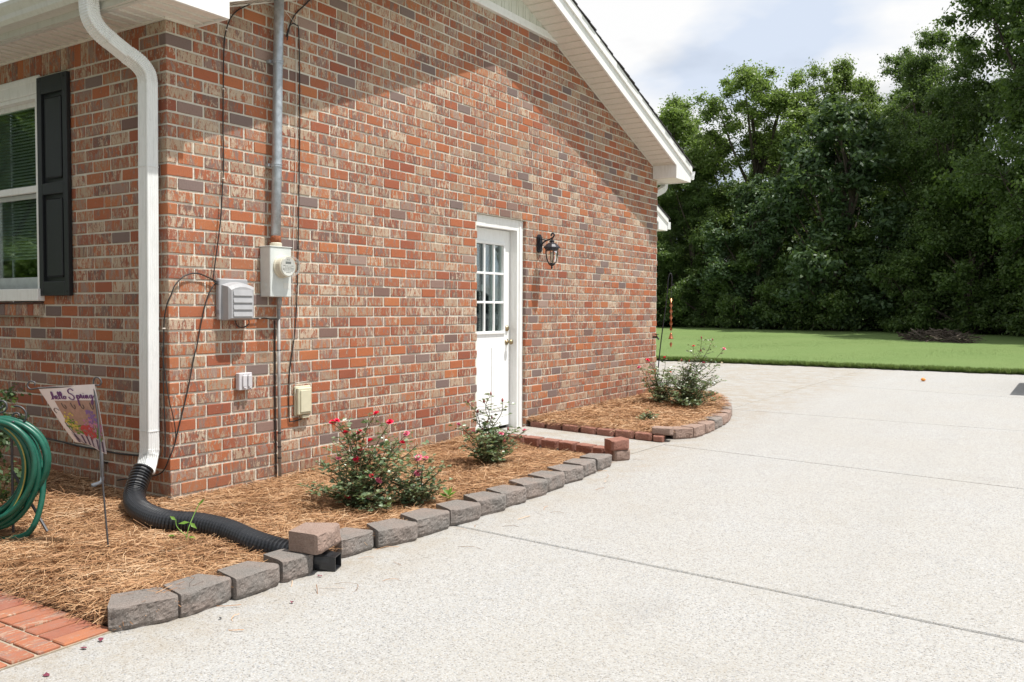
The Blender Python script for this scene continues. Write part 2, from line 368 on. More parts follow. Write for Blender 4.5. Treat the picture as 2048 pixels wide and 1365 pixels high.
M = {}
M['brick'] = brick_material(); M['paver'] = brick_material('clay_paver', True); M['mortar'] = mortar_material(); M['concrete'] = concrete_material()
M['grey_stone'] = stone_material('grey_split_block', (0.245, 0.224, 0.206), (0.32, 0.255, 0.222), (0.52, 0.49, 0.45))
M['pink_stone'] = stone_material('pink_split_block', (0.34, 0.235, 0.19), (0.40, 0.29, 0.24), (0.50, 0.43, 0.38))
M['red_stone'] = stone_material('red_split_block', (0.33, 0.15, 0.11), (0.38, 0.19, 0.145), (0.46, 0.32, 0.26))
M['tree_leaf'] = leaf_material('tree_leaf', [(0.0, (0.115, 0.175, 0.045)), (0.5, (0.175, 0.245, 0.070)), (1.0, (0.25, 0.32, 0.10))], 0.42, 0.5)
M['oak_leaf'] = leaf_material('oak_leaf', [(0.0, (0.070, 0.122, 0.038)), (0.5, (0.112, 0.176, 0.055)), (1.0, (0.18, 0.245, 0.08))], 0.5, 0.45)
M['glossy_leaf'] = leaf_material('glossy_leaf', [(0.0, (0.045, 0.085, 0.036)), (0.5, (0.070, 0.120, 0.052)), (1.0, (0.12, 0.17, 0.08))], 0.5, 0.25, 0.35)
M['rose_leaf'] = leaf_material('rose_leaf', [(0.0, (0.115, 0.18, 0.095)), (0.5, (0.195, 0.265, 0.14)), (0.85, (0.28, 0.34, 0.20)), (1.0, (0.32, 0.25, 0.14))], 0.3, 0.22, 0.6)
M['weed_leaf'] = leaf_material('weed_leaf', [(0.0, (0.12, 0.26, 0.03)), (1.0, (0.22, 0.40, 0.06))], 0.4, 0.4)
M['grass_leaf'] = leaf_material('grass_leaf', [(0.0, (0.075, 0.120, 0.032)), (0.6, (0.125, 0.19, 0.055)), (1.0, (0.22, 0.25, 0.10))], 0.5, 0.3)
M['bark'] = bark_material(); M['straw'] = straw_material(); M['litter'] = mulch_base_material(); M['lawn'] = lawn_material()
M['white'] = white_paint('white_trim_paint'); M['door_white'] = white_paint('white_door_paint', (0.86, 0.87, 0.86), (0.6, 0.6, 0.57), 0.35)
M['soffit'] = white_paint('cream_vinyl_soffit', (0.74, 0.70, 0.63), (0.5, 0.45, 0.38), 0.5)
M['siding'] = white_paint('cream_vertical_siding', (0.66, 0.67, 0.60), (0.4, 0.42, 0.33), 0.55)
M['alu'] = white_paint('white_aluminium', (0.76, 0.77, 0.76), (0.36, 0.36, 0.35), 0.32)
M['gutter'] = white_paint('weathered_gutter', (0.62, 0.62, 0.57), (0.36, 0.35, 0.28), 0.4)
M['seam'] = plain('dark_seam', (0.12, 0.12, 0.12), 0.8)
M['shingle'] = plain('asphalt_shingle', (0.035, 0.032, 0.032), 0.95, var=0.5, scale=60, bump=0.8)
M['shutter'] = plain('black_shutter_vinyl', (0.010, 0.012, 0.014), 0.45, var=0.25, scale=40, bump=0.12)
M['black_plastic'] = plain('black_corrugated_plastic', (0.014, 0.015, 0.018), 0.33, var=0.3, spec=0.6)
M['cable'] = plain('black_cable_jacket', (0.016, 0.015, 0.015), 0.5, spec=0.5)
M['white_wire'] = plain('white_wire_jacket', (0.62, 0.56, 0.50), 0.5)
M['galv'] = plain('galvanised_steel', (0.42, 0.46, 0.50), 0.45, 0.55, var=0.25, scale=22)
M['conduit'] = plain('grey_conduit', (0.30, 0.29, 0.28), 0.55, 0.2, var=0.3)
M['rust'] = plain('rusty_steel', (0.24, 0.075, 0.03), 0.9, var=0.4, scale=60)
M['meter_box'] = plain('pale_grey_enamel', (0.60, 0.63, 0.61), 0.38, var=0.06)
M['cream'] = plain('cream_plastic', (0.62, 0.58, 0.46), 0.4, var=0.08)
M['meter_face'] = plain('meter_face', (0.66, 0.66, 0.62), 0.45, var=0.05)
M['ink'] = plain('printed_black', (0.03, 0.03, 0.03), 0.6)
M['dark_window'] = plain('grey_display', (0.16, 0.17, 0.16), 0.3)
M['grey_box'] = plain('grey_plastic', (0.35, 0.35, 0.36), 0.45, var=0.07)
M['grey_dark'] = plain('dark_grey_plastic', (0.25, 0.25, 0.27), 0.5)  # darker grey plastic for the hinges
M['outlet'] = plain('pale_grey_outlet', (0.56, 0.54, 0.56), 0.42, var=0.06)
M['beige'] = plain('beige_plastic', (0.60, 0.57, 0.42), 0.45, var=0.07)
M['brass'] = plain('antique_brass', (0.34, 0.27, 0.16), 0.3, 0.9, var=0.3)
M['iron'] = plain('black_iron', (0.02, 0.021, 0.024), 0.5, 0.4, var=0.3)
M['lamp_metal'] = plain('black_lamp_enamel', (0.025, 0.027, 0.034), 0.36, 0.2, var=0.3)
M['grey_iron'] = plain('grey_iron', (0.085, 0.085, 0.09), 0.5, 0.5, var=0.25)
M['copper'] = plain('copper', (0.48, 0.19, 0.10), 0.3, 0.95, var=0.35, scale=30)
M['hose'] = plain('green_rubber_hose', (0.008, 0.092, 0.060), 0.38, var=0.25, scale=18)
M['hose_yellow'] = plain('yellow_hose_stripe', (0.34, 0.30, 0.07), 0.45)
M['pvc'] = plain('white_pvc', (0.62, 0.66, 0.70), 0.4)
M['dark_box'] = plain('dark_box_shade', (0.06, 0.055, 0.05), 0.9)  # near-black colour stands in for the unlit interior
M['blind'] = plain('pale_blind_slat', (0.62, 0.66, 0.62), 0.6)
M['sash'] = plain('shaded_grey_sash', (0.50, 0.53, 0.52), 0.45)  # lower sash's shade put into its grey; the door curtain shares it
M['glass'] = glass_material('window_glass', (0.84, 0.9, 0.87), 0.6, 0.02); M['amber'] = glass_material('seeded_lamp_glass', (0.95, 0.88, 0.78), 0.8, 0.02); M['clear'] = glass_material('meter_dome_glass', (0.98, 0.985, 0.98), 0.45, 0.0)
M['stem'] = plain('rose_stem', (0.085, 0.075, 0.03), 0.7, var=0.35)
M['petal'] = plain('rose_petal', (0.78, 0.022, 0.085), 0.5, var=0.25, scale=50); M['petal_pale'] = plain('faded_rose_petal', (0.78, 0.20, 0.30), 0.55, var=0.2, scale=50)
M['bud'] = plain('dry_rosebud', (0.30, 0.06, 0.06), 0.7)
M['weed_stem'] = plain('green_stem', (0.16, 0.32, 0.05), 0.6)
M['stick'] = plain('dry_stick', (0.075, 0.055, 0.042), 0.95, var=0.5)
M['orange'] = plain('orange_leaf', (0.72, 0.26, 0.04), 0.6); M['petal_fallen'] = plain('fallen_petal', (0.16, 0.025, 0.05), 0.7); M['dry_leaf'] = plain('dry_leaf', (0.36, 0.19, 0.09), 0.8)
M['flag_cloth'] = plain('flag_cloth', (0.72, 0.69, 0.70), 0.85, var=0.05); M['flag_wood'] = plain('flag_print_wood', (0.36, 0.235, 0.185), 0.85, var=0.15, scale=60)
for nm, c in (('purple_ink', (0.13, 0.05, 0.16)), ('red_ink', (0.46, 0.07, 0.07)), ('pink_ink', (0.46, 0.19, 0.33)), ('violet_ink', (0.22, 0.13, 0.32)), ('yellow_ink', (0.55, 0.45, 0.10)), ('leafgreen_ink', (0.12, 0.24, 0.04)), ('pail_ink', (0.48, 0.44, 0.50)), ('pail_dark_ink', (0.10, 0.07, 0.12)), ('hook_ink', (0.10, 0.075, 0.07))):
    M[nm] = plain(nm, c, 0.85, var=0.15, scale=70)
M['car_paint'] = plain('grey_car_paint', (0.16, 0.17, 0.18), 0.25, 0.3, var=0.05); M['tyre'] = plain('tyre_rubber', (0.02, 0.02, 0.02), 0.8); M['car_glass'] = plain('dark_car_glass', (0.02, 0.025, 0.03), 0.08)

# ------------------------------------------------------------------ ground
def gz(x, y):
    yy = min(y, 40.0); return -0.10+0.015*yy
def mz(x, y):
    b = 0.012*math.sin(x*3.1+y*1.7)+0.010*math.sin(x*5.3-y*4.1+1.0)
    z = (-0.047+0.0185*y if y > 3.7 else -0.047+0.011*y)+b*0.8
    if y < 3.7: z -= 0.062*max(0.0, min(1.0, (y-2.2)/0.9))*max(0.0, min(1.0, (x-0.25)/0.45))
    if y < -1.12: t = min(1.0, (-1.12-y)/0.26); z = z*(1-t*t)+(gz(x, y)+0.008)*t*t
    if x < 0.1 and y < 0: z += 0.05*max(0.0, min(1.0, (0.1-x)*0.9))*max(0.0, 1+y/1.3)
    return z
m = MB()      # the ground under everything: one sheet to the horizon
ys = [-300, -60, -12, 0, 14, 40, 90, 900]; xs = [-700, -60, -10, 0, 12, 60, 700]
V = [(x, y, gz(x, y)-0.12) for y in ys for x in xs]; nx = len(xs)
m.add(V, [(j*nx+i, j*nx+i+1, (j+1)*nx+i+1, (j+1)*nx+i) for j in range(len(ys)-1) for i in range(nx-1)])
tag(m.build('ground', M['lawn']), kind='structure')

# driveway: slabs of exposed aggregate with sawn joints
dbase = MB(); dbase.box(-9.0, 16, -9, 14.05, 0, 1, lambda x, y, z: (x, y, gz(x, y)-(0.115 if z < .5 else 0.028)))
drive = dbase.build('driveway', M['seam']); tag(drive, kind='structure')
def ysm(x, y0, sl, xr): return y0+sl*(x-xr)
seam = [lambda x: -9.0, lambda x: ysm(x, 0.70, -0.078, 1.787), lambda x: ysm(x, 4.02, -0.145, 1.6), lambda x: ysm(x, 6.80, -0.06, 1.4), lambda x: ysm(x, 10.45, -0.20, 1.3), lambda x: 13.9-0.03*x]
def xsm(y): return 1.30+0.028*(y-8)
def slab(poly):
    g = 0.0078; cx = sum(p[0] for p in poly)/4; cy = sum(p[1] for p in poly)/4
    q = [(p[0]-math.copysign(g, p[0]-cx), p[1]-math.copysign(g, p[1]-cy)) for p in poly]
    q2 = [(p[0]-math.copysign(g+0.006, p[0]-cx), p[1]-math.copysign(g+0.006, p[1]-cy)) for p in poly]
    mm = MB(); v = [(x, y, gz(x, y)-0.10) for x, y in q]+[(x, y, gz(x, y)-0.006) for x, y in q]+[(x, y, gz(x, y)) for x, y in q2]
    mm.add(v, [(8, 9, 10, 11), (3, 2, 1, 0)]+[(a, (a+1) % 4, (a+1) % 4+4, a+4) for a in range(4)]+[(a+4, (a+1) % 4+4, (a+1) % 4+8, a+8) for a in range(4)])
    return mm.build('slab', M['concrete'], drive)
XR = 5.6
for k in range(5):
    lo, hi = seam[k], seam[k+1]
    if k < 2: cols = [(1.50, XR), (XR, 10), (10, 16)]
    elif k == 2: cols = [(1.50 if k < 2 else 0.0, XR), (XR, 10), (10, 16)]
    else: cols = [(-9, -3.6), (-3.6, None), (None, XR), (XR, 10), (10, 16)]
    for a, b in cols:
        if a is None: p = [(xsm(lo(1.3)), lo(1.3)), (b, lo(b)), (b, hi(b)), (xsm(hi(1.3)), hi(1.3))]
        elif b is None: p = [(a, lo(a)), (xsm(lo(1.3)), lo(1.3)), (xsm(hi(1.3)), hi(1.3)), (a, hi(a))]
        else: p = [(a, lo(a)), (b, lo(b)), (b, hi(b)), (a, hi(a))]
        slab(p)
# short path to the door
pp = [(0.015, 3.38), (1.56, 3.16), (1.63, 4.06), (0.015, 4.19)]
m = MB(); v = [(x, y, gz(x, y)-0.1) for x, y in pp]+[(x, y, gz(x, y)+0.022*max(0, 1-x/1.7)+0.004) for x, y in pp]
m.add(v, [(4, 5, 6, 7), (3, 2, 1, 0)]+[(a, (a+1) % 4, (a+1) % 4+4, a+4) for a in range(4)])
tag(m.build('door_path', M['concrete']), kind='structure')

# brick walkway in the near corner
wk = MB(); wk.box(-2.2, 1.535, -3.6, -1.372, 0, 1, lambda x, y, z: (x, y, gz(x, y)+(-0.1 if z < .5 else 0.006)))
walk = wk.build('walkway', plain('sandy_joint', (0.34, 0.285, 0.215), 0.95, var=0.25, scale=40, bump=0.6)); tag(walk, kind='structure')
def bcol(dark=0.08):
    t = random.random()
    return (t, random.random(), random.random(), 1)
def paver(x0, x1, y0, y1):
    if x0 < -1.2 or y0 < -2.6: return
    mm = MB(); mm.col = (random.choice((random.uniform(0.0, 0.19), random.uniform(0.0, 0.19), random.uniform(.2, .5))), random.random(), random.uniform(0.0, 1), 1)
    dz = random.uniform(0.012, 0.019)
    mm.cbox(x0, x1, y0, y1, -0.05, 0, 0.004, lambda x, y, z: (x, y, gz(x, y)+dz+z), jit=0.0012)
    mm.build('brick', M['paver'], walk, attr='bk')
x = 1.528
while x > -1.3:
    paver(x-0.087, x, -1.575, -1.376); x -= 0.1
for k in range(9):
    y1 = -1.587-k*0.1; x = 1.528-(0.1 if k % 2 else 0.0)
    if k % 2: paver(x+0.011, 1.528, y1-0.089, y1)
    while x > -1.2:
        paver(x-0.190, x, y1-0.086, y1); x -= 0.203

# lawn
m = MB(); ys = [13.98]+[14.5+k*1.5 for k in range(17)]+[40, 60, 120, 500]; xs = [-400, -80, -40]+[-30+k*2.5 for k in range(25)]+[60, 400]; nx = len(xs)
V = [(x, max(y, 13.93-0.03*x) if j == 0 else y, gz(x, y)+0.02+(0.004*math.sin(x*1.3+y*.7) if j > 0 else -0.01)) for j, y in enumerate(ys) for x in xs]
m.add(V, [(j*nx+i, j*nx+i+1, (j+1)*nx+i+1, (j+1)*nx+i) for j in range(len(ys)-1) for i in range(nx-1)])
lawn = m.build('lawn', M['lawn'], smooth=True); tag(lawn, kind='structure')
def blades(n, xa, xb, ya, yb, h0, h1, w, name, edge=False):
    x = rng.uniform(xa, xb, n); y = rng.uniform(ya, yb, n)
    if edge: y = 13.93-0.03*x+rng.exponential(0.07, n)-0.07+0.035*np.sin(x*5.3)+0.03*np.sin(x*13)+0.025*np.sin(x*31)
    z = -0.10+0.015*y+0.012; h = rng.uniform(h0, h1, n); a = rng.uniform(0, 2*math.pi, n)
    ux, uy = np.cos(a)*w, np.sin(a)*w; lx, ly = rng.normal(0, 0.45, n)*h, rng.normal(0, 0.45, n)*h-(0.3*h if edge else 0)
    V = np.stack([np.stack([x-ux, y-uy, z], 1), np.stack([x+ux, y+uy, z], 1), np.stack([x+lx, y+ly, z+h], 1)], 1).reshape(-1, 3)
    Fc = np.arange(3*n).reshape(-1, 3); col = np.repeat(np.stack([rng.random(n), rng.random(n), rng.random(n), np.ones(n)], 1), 3, 0)
    return np_mesh(name, V, Fc, M['grass_leaf'], col=col)
tag(blades(42000, -9, 9, 14, 14.3, 0.03, 0.11, 0.008, 'lawn_edge_grass', True), 'ragged fringe of longer grass along the edge of the driveway', 'grass', kind='stuff')
tag(blades(120000, -12, 7, 14, 27, 0.006, 0.018, 0.006, 'lawn_grass'), 'short mown green grass of the back lawn', 'grass', kind='stuff')

# ------------------------------------------------------------------ house
P_, HC, JT, HW = 0.2032, 0.0809, 0.0125, 0.0803
GL = 7.53; RIDGE = 3.766; ZSOF = 3.0
def zr(y): return 4.43-0.371*abs(y-RIDGE)
house = thing('brick_house', (0, 0, -0.15), 'red brick house with white eaves, side door and black shutter', 'house')
D0, D1, DZ = 3.345, 4.21, 26*HC                 # door opening in the gable wall
W0, W1, WZ0, WZ1 = -2.42, -1.432, 1.155, 2.852  # window opening in the front wall
mo = MB()
def gp_(poly): mo.prism(poly, 'x', -0.30, -0.0055)
gp_([(0.0055, -0.3), (D0-0.004, -0.3), (D0-0.004, zr(D0)+.05), (0.0055, zr(0)+.05)])
gp_([(D1+0.004, -0.3), (GL-0.007, -0.3), (GL-0.007, zr(GL)+.02), (D1+0.004, zr(D1)+.05)])
gp_([(D0-0.004, DZ), (D1+0.004, DZ), (D1+0.004, zr(D1)+.05), (RIDGE, zr(RIDGE)+.05), (D0-0.004, zr(D0)+.05)])
gwall = mo.build('gable_wall', M['mortar'], house)
mo = MB()
def fp(x0, x1, z0, z1): mo.box(x0, x1, 0.0055, 0.30, z0, z1)
fp(W1+.003, -0.302, -0.3, 3.06); fp(-3.6, W0-.003, -0.3, 3.06); fp(W0-.003, W1+.003, -0.3, WZ0); fp(W0-.003, W1+.003, WZ1, 3.06)
fwall = mo.build('front_wall', M['mortar'], house)
mo = MB(); mo.box(-3.6, -0.31, GL-0.3, GL, -0.3, 3.0); mo.build('rear_wall', M['mortar'], house)
bricks = []   # (x0,x1,y0,y1,z0,z1, wall, visible area)
BD = 0.0708
def rank(x0, x1, y0, y1, z0, z1, wall):
    c = ((x0+x1)/2, (y0+y1)/2, (z0+z1)/2)
    if wall == 'g': c = (x1, c[1], c[2]); n = np.array([1, 0, 0]); A = (y1-y0)*(z1-z0)
    else: c = (c[0], y0, c[2]); n = np.array([0, -1, 0]); A = (x1-x0)*(z1-z0)
    u, v, d = px(c)
    if not (5 < u < 2040 and 20 < v < 1350): return 0
    if c[2] > 2.98 and wall == 'f' or (c[2] > zr(c[1]) and wall == 'g') or (wall == 'g' and c[2] > 4.03): return 0
    if c[2] < -0.06: return 0
    vv = CAM-np.array(c); return A*abs(vv@n)/np.linalg.norm(vv)/d**2
def gbrick(y0, y1, k):
    z0 = k*HC+JT/2; z1 = (k+1)*HC-JT/2; j = lambda a: random.uniform(-a, a)
    y1 = min(y1, GL)
    if y1-y0 < 0.02: return
    segs = [(y0, y1)]
    if z0 < DZ-0.02:
        segs = []
        if y0 < D0: segs.append((y0, min(y1, D0)))
        if y1 > D1: segs.append((max(y0, D1), y1))
    for a, b in segs:
        if b-a < 0.022: continue
        if z0 > max(zr(a), zr(b))+0.04 or z0 > 4.09: continue
        o = j(0.0016); jz = j(0.0012)
        q = (-BD+o, o, a+(j(.001) if a > 0.01 else 0), b+j(.001), z0+jz, z1+jz)
        bricks.append(q+('g', rank(*q, 'g')))
def fbrick(d0, d1, k, z0=None, z1=None):
    z0 = k*HC+JT/2 if z0 is None else z0; z1 = (k+1)*HC-JT/2 if z1 is None else z1
    x0, x1 = -d1, -d0; segs = [(x0, x1)]
    if z1 > WZ0+0.01 and z0 < WZ1-0.02:
        segs = []
        if x1 > W1: segs.append((max(x0, W1), x1))
        if x0 < W0: segs.append((x0, min(x1, W0)))
    for a, b in segs:
        if b-a < 0.022: continue
        o = random.uniform(-.0016, .0016); jz = random.uniform(-.0012, .0012)
        q = (a, b, -o, BD-o, z0+jz, z1+jz); bricks.append(q+('f', rank(*q, 'f')))
for k in range(-2, 50):
    odd = k % 2 != 0
    y = 0.0
    if odd:
        n = 0
        while y < GL: gbrick(y, y+P_-JT, k); y += P_
    else:
        gbrick(0.0, HW-JT+0.0, k); y = HW
        while y < GL: gbrick(y, y+P_-JT, k); y += P_
    if k > 36: continue
    # front wall; the corner brick of odd courses shows its end here and is already built
    d = HW if odd else P_
    if not odd: pass
    while d < 3.4:
        if not (k >= 35 and d > 0.28): fbrick(d, d+P_-JT, k)
        d += P_
    if not odd:   # stretcher return of even courses: replace the header just built on the gable by a full corner brick
        for i in range(len(bricks)-1, -1, -1):
            b = bricks[i]
            if b[6] == 'g' and b[3] < HW and abs(b[4]-(k*HC+JT/2)) < 0.01:
                q = (-(P_-JT), b[1], b[2], BD, b[4], b[5]); bricks[i] = q+('g', b[7]); break
d = 0.285
while d < 3.4: fbrick(d, d+0.0714, 35, 35*HC+JT/2, 35*HC+JT/2+0.194); d += HC
# rowlock sill under the window
sill = MB()
x = W1-0.01
sillb = []
while x > W0+0.02: sillb.append((x-0.069, x)); x -= 0.0785
bricks.sort(key=lambda b: -b[7])
rest = {'g': MB(), 'f': MB()}
for i, b in enumerate(bricks):
    mm = MB() if i < 288 else rest[b[6]]
    mm.col = bcol()
    mm.cbox(*b[:6], b=0.0035, jit=0.0009)
    if i < 288: mm.build('brick', M['brick'], gwall if b[6] == 'g' else fwall, attr='bk')
for a, b in sillb:
    mm = MB(); mm.col = bcol(); mm.cbox(a, b, -0.035, 0.10, 0, 0.082, 0.004, lambda x, y, z: (x, y, z+WZ0+0.002-0.10*(-y-0.0)*-0.35-0.02*(1 if y < 0 else 0)), jit=0.0008)
    mm.build('sill_brick', M['brick'], house, attr='bk')
tag(rest['g'].build('brick_courses', M['brick'], gwall, attr='bk'), kind='stuff'); tag(rest['f'].build('brick_courses', M['brick'], fwall, attr='bk'), kind='stuff')

# --- eaves, rakes, roof
OV = 0.335; EV = 0.30
FB = -0.155   # soffit drop used for fascia
def part(name, mat, **k):
    mm = MB(); return mm
# front eave fascia, gutter (near, south side)
mm = MB(); mm.box(-3.6, OV-0.022, -EV-0.02, -EV, ZSOF-0.012, ZSOF+0.17); mm.build('front_fascia', M['gutter'], house)
mm = MB(); mm.box(-3.6, OV-0.022, -EV+0.001, -EV+0.03, ZSOF-0.016, ZSOF-0.003); mm.build('front_fascia_trim', M['gutter'], house)
gut = [(-EV-0.021, ZSOF+0.15), (-EV-0.021, ZSOF+0.03), (-EV-0.10, ZSOF+0.03), (-EV-0.118, ZSOF+0.055), (-EV-0.122, ZSOF+0.085), (-EV-0.145, ZSOF+0.125), (-EV-0.15, ZSOF+0.15), (-EV-0.137, ZSOF+0.15), (-EV-0.13, ZSOF+0.125), (-EV-0.11, ZSOF+0.085), (-EV-0.10, ZSOF+0.04), (-EV-0.029, ZSOF+0.04), (-EV-0.029, ZSOF+0.15)]
mm = MB(); mm.prism(gut, 'x', -3.6, OV-0.06); mm.build('front_gutter', M['gutter'], house)
# soffit panels of the near eave: strips running out from the wall, then round the box return
x = OV-0.025
while x > -2.9:
    a = max(x-0.098, -2.9); far = 0.20 if x > 0.02 else -0.001
    if x > 0.02 and a < 0.0: a = 0.003
    mm = MB(); mm.box(a, x, -EV+0.03, far, ZSOF, ZSOF+0.012); mm.box(x-0.012, x-0.001, -EV+0.031, far-0.001, ZSOF-0.010, ZSOF-0.0003)
    mm.build('soffit_panel', M['soffit'], house); x = a-0.005
mm = MB(); mm.box(-2.9, 0.014, -0.014, -0.0025, ZSOF-0.016, ZSOF-0.0005); mm.box(0.0025, 0.014, -0.0022, 0.20, ZSOF-0.016, ZSOF-0.0005); mm.build('soffit_trim', M['soffit'], house)
mm = MB(); mm.box(0.016, OV-0.023, 0.203, 0.215, ZSOF-0.014, zr(0.2)+0.01); mm.build('box_return', M['white'], house)
# far box return
ZF = 2.925
mm = MB(); mm.box(0.003, OV-0.023, 7.355, 7.365, ZF, zr(7.36)+0.02); mm.build('box_return', M['white'], house)
mm = MB(); mm.box(0.003, OV-0.023, 7.3655, GL+EV-0.0, ZF-0.003, ZF+0.010); mm.box(-3.6, 0.0, GL+0.003, GL+EV, ZF-0.003, ZF+0.010); mm.build('rear_soffit', M['soffit'], house)
mm = MB(); mm.box(-3.6, OV-0.023, GL+EV+0.001, GL+EV+0.02, ZF-0.012, ZF+0.17); mm.build('rear_fascia', M['white'], house)
mm = MB(); mm.prism([(2*GL/2-q[0], q[1]-ZSOF+ZF) for q in gut], 'x', -3.6, OV+0.012); mm.build('rear_gutter', M['alu'], house)
# rake fascia boards (two steps) on both slopes
for s in (0, 1):
    ya, yb = (RIDGE, -EV-0.02) if s == 0 else (RIDGE, GL+EV+0.02)
    zb = ZSOF-0.012 if s == 0 else ZF-0.012
    def Y(t): return ya+(yb-ya)*t
    low = lambda y: zr(y)-0.02
    yk = 0.215 if s == 0 else 7.355
    mm = MB(); mm.prism([(ya, low(ya)), (yk, low(yk)), (yk, zb), (yb, zb), (yb, zr(yb)+0.135), (ya, zr(ya)+0.135)], 'x', OV-0.022, OV); mm.build('rake_fascia', M['white'], house)
    mm = MB(); mm.prism([(ya, zr(ya)+0.115), (yb, zr(yb)+0.115), (yb, zr(yb)+0.205), (ya, zr(ya)+0.205)], 'x', OV+0.001, OV+0.022); mm.build('rake_trim', M['white'], house)
    # rake soffit panels
    y = RIDGE+0.02 if s else RIDGE-0.02; sg = 1 if s else -1
    while (y < 7.35 if s else y > 0.22):
        y2 = min(y+0.098, 7.353) if s else max(y-0.098, 0.217)
        mm = MB(); mm.add([(0.0035, y, zr(y)), (0.0035, y2, zr(y2)), (OV-0.023, y2, zr(y2)), (OV-0.023, y, zr(y)), (0.0035, y, zr(y)+.012), (0.0035, y2, zr(y2)+.012), (OV-0.023, y2, zr(y2)+.012), (OV-0.023, y, zr(y)+.012)],
                          [(0, 1, 2, 3), (7, 6, 5, 4), (0, 4, 5, 1), (1, 5, 6, 2), (2, 6, 7, 3), (3, 7, 4, 0)])
        mm.add([(0.0035, y2-sg*.010, zr(y2-sg*.010)-.010), (0.0035, y2, zr(y2)-.010), (OV-0.024, y2, zr(y2)-.010), (OV-0.024, y2-sg*.010, zr(y2-sg*.010)-.010), (0.0035, y2-sg*.010, zr(y2-sg*.010)-.0005), (0.0035, y2, zr(y2)-.0005), (OV-0.024, y2, zr(y2)-.0005), (OV-0.024, y2-sg*.010, zr(y2-sg*.010)-.0005)],
               [(0, 1, 2, 3), (7, 6, 5, 4), (0, 4, 5, 1), (1, 5, 6, 2), (2, 6, 7, 3), (3, 7, 4, 0)])
        mm.build('soffit_panel', M['soffit'], house); y = y2+sg*0.006
    # thin trim where the rake soffit meets the wall
    ys_, ye = (4.83, 7.35) if s else (2.70, 0.22)
    mm = MB(); mm.add([(0.003, ys_, zr(ys_)-.016), (0.003, ye, zr(ye)-.016), (0.016, ye, zr(ye)-.016), (0.016, ys_, zr(ys_)-.016), (0.003, ys_, zr(ys_)-.006), (0.003, ye, zr(ye)-.006), (0.016, ye, zr(ye)-.006), (0.016, ys_, zr(ys_)-.006)], [(0, 1, 2, 3), (7, 6, 5, 4), (0, 4, 5, 1), (1, 5, 6, 2), (2, 6, 7, 3), (3, 7, 4, 0)])
    mm.build('soffit_trim', M['soffit'], house)
    # roof slope with shingle courses, each a little uneven at the edge
    mm = MB(); nC = 30; L = abs(yb-ya)+0.04
    for k in range(nC):
        y0 = ya+(1 if s else -1)*L*k/nC; y1 = ya+(1 if s else -1)*(L*(k+1)/nC+0.02)
        xo = OV+0.035+random.uniform(-.006, .010)
        z0 = zr(y0)+0.207; z1 = zr(y1)+0.2185
        mm.add([(-4.2, y0, z0), (xo, y0, z0), (xo, y1, z1), (-4.2, y1, z1), (-4.2, y0, z0+.010), (xo, y0, z0+.010), (xo, y1, z1+.012), (-4.2, y1, z1+.012)],
               [(0, 1, 2, 3), (7, 6, 5, 4), (0, 4, 5, 1), (1, 5, 6, 2), (2, 6, 7, 3), (3, 7, 4, 0)])
    mm.build('roof_slope', M['shingle'], house)
# gable siding above the brick
fy0, fy1 = RIDGE-(4.43-4.04)/0.371, RIDGE+(4.43-4.04)/0.371
mm = MB(); mm.box(-0.02, 0.03, fy0+0.01, fy1-0.01, 4.045, 4.075); mm.box(-0.02, 0.020, fy0+0.1, fy1-0.1, 4.0755, 4.125); mm.build('frieze_board', M['white'], house)
y = fy0+0.12
while y < fy1-0.1:
    yb = min(y+0.13, fy1-0.1); mm = MB(); zt = max(4.15, min(zr(y), zr(yb))+0.05)
    mm.box(-0.02, 0.006, y, yb-0.006, 4.1255, zt); mm.box(0.0065, 0.010, y+0.04, y+0.085, 4.126, zt-0.002); mm.build('siding_board', M['siding'], house); y = yb

# --- door
door = MB()
dx0 = -0.16
mm = MB(); mm.box(-0.075, -0.036, D0-0.02, D0+0.025, -0.02, DZ-0.11); mm.box(-0.075, -0.036, 4.098, D1-0.0015, -0.02, DZ-0.11); mm.box(-0.075, -0.0355, D0-0.02, D1-0.0015, DZ-0.1095, DZ-0.003)
mm.box(-0.0355, -0.028, 4.135, 4.165, -0.02, DZ-0.03); mm.build('door_casing', M['white'], house)
mm = MB(); mm.box(-0.165, -0.0755, 4.098, 4.13, -0.02, DZ-0.09); mm.box(-0.165, -0.0755, D0-0.03, D0+0.005, -0.02, DZ-0.09); mm.box(-0.165, -0.0755, D0+0.0055, 4.0975, 1.995, DZ-0.09); mm.build('door_jamb', M['white'], house)
LX0, LX1 = -0.160, -0.121; LY0, LY1, LZ0, LZ1 = 3.352, 4.094, 0.012, 1.990
GY0, GY1, GZ0, GZ1 = 3.468, 3.966, 0.975, 1.838
mm = MB()
mm.cbox(LX0, LX1, LY0, GY0, LZ0, LZ1, .002); mm.cbox(LX0, LX1, GY1, LY1, LZ0, LZ1, .002); mm.box(LX0, LX1-.0005, GY0-.001, GY1+.001, GZ1, LZ1-.001); mm.box(LX0, LX1-.0005, GY0-.001, GY1+.001, LZ0+.001, GZ0)
leaf = mm.build('door_leaf', M['door_white'], house)
mm = MB(); e = 0.028
mm.cbox(LX1, LX1+.014, GY0-e, GY1+e, GZ1-.002, GZ1+e, .003); mm.cbox(LX1, LX1+.014, GY0-e, GY1+e, GZ0-e, GZ0+.002, .003); mm.cbox(LX1, LX1+.0135, GY0-e, GY0+.002, GZ0+.002, GZ1-.002, .003); mm.cbox(LX1, LX1+.0135, GY1-.002, GY1+e, GZ0+.002, GZ1-.002, .003)
mm.build('lite_frame', M['door_white'], leaf)
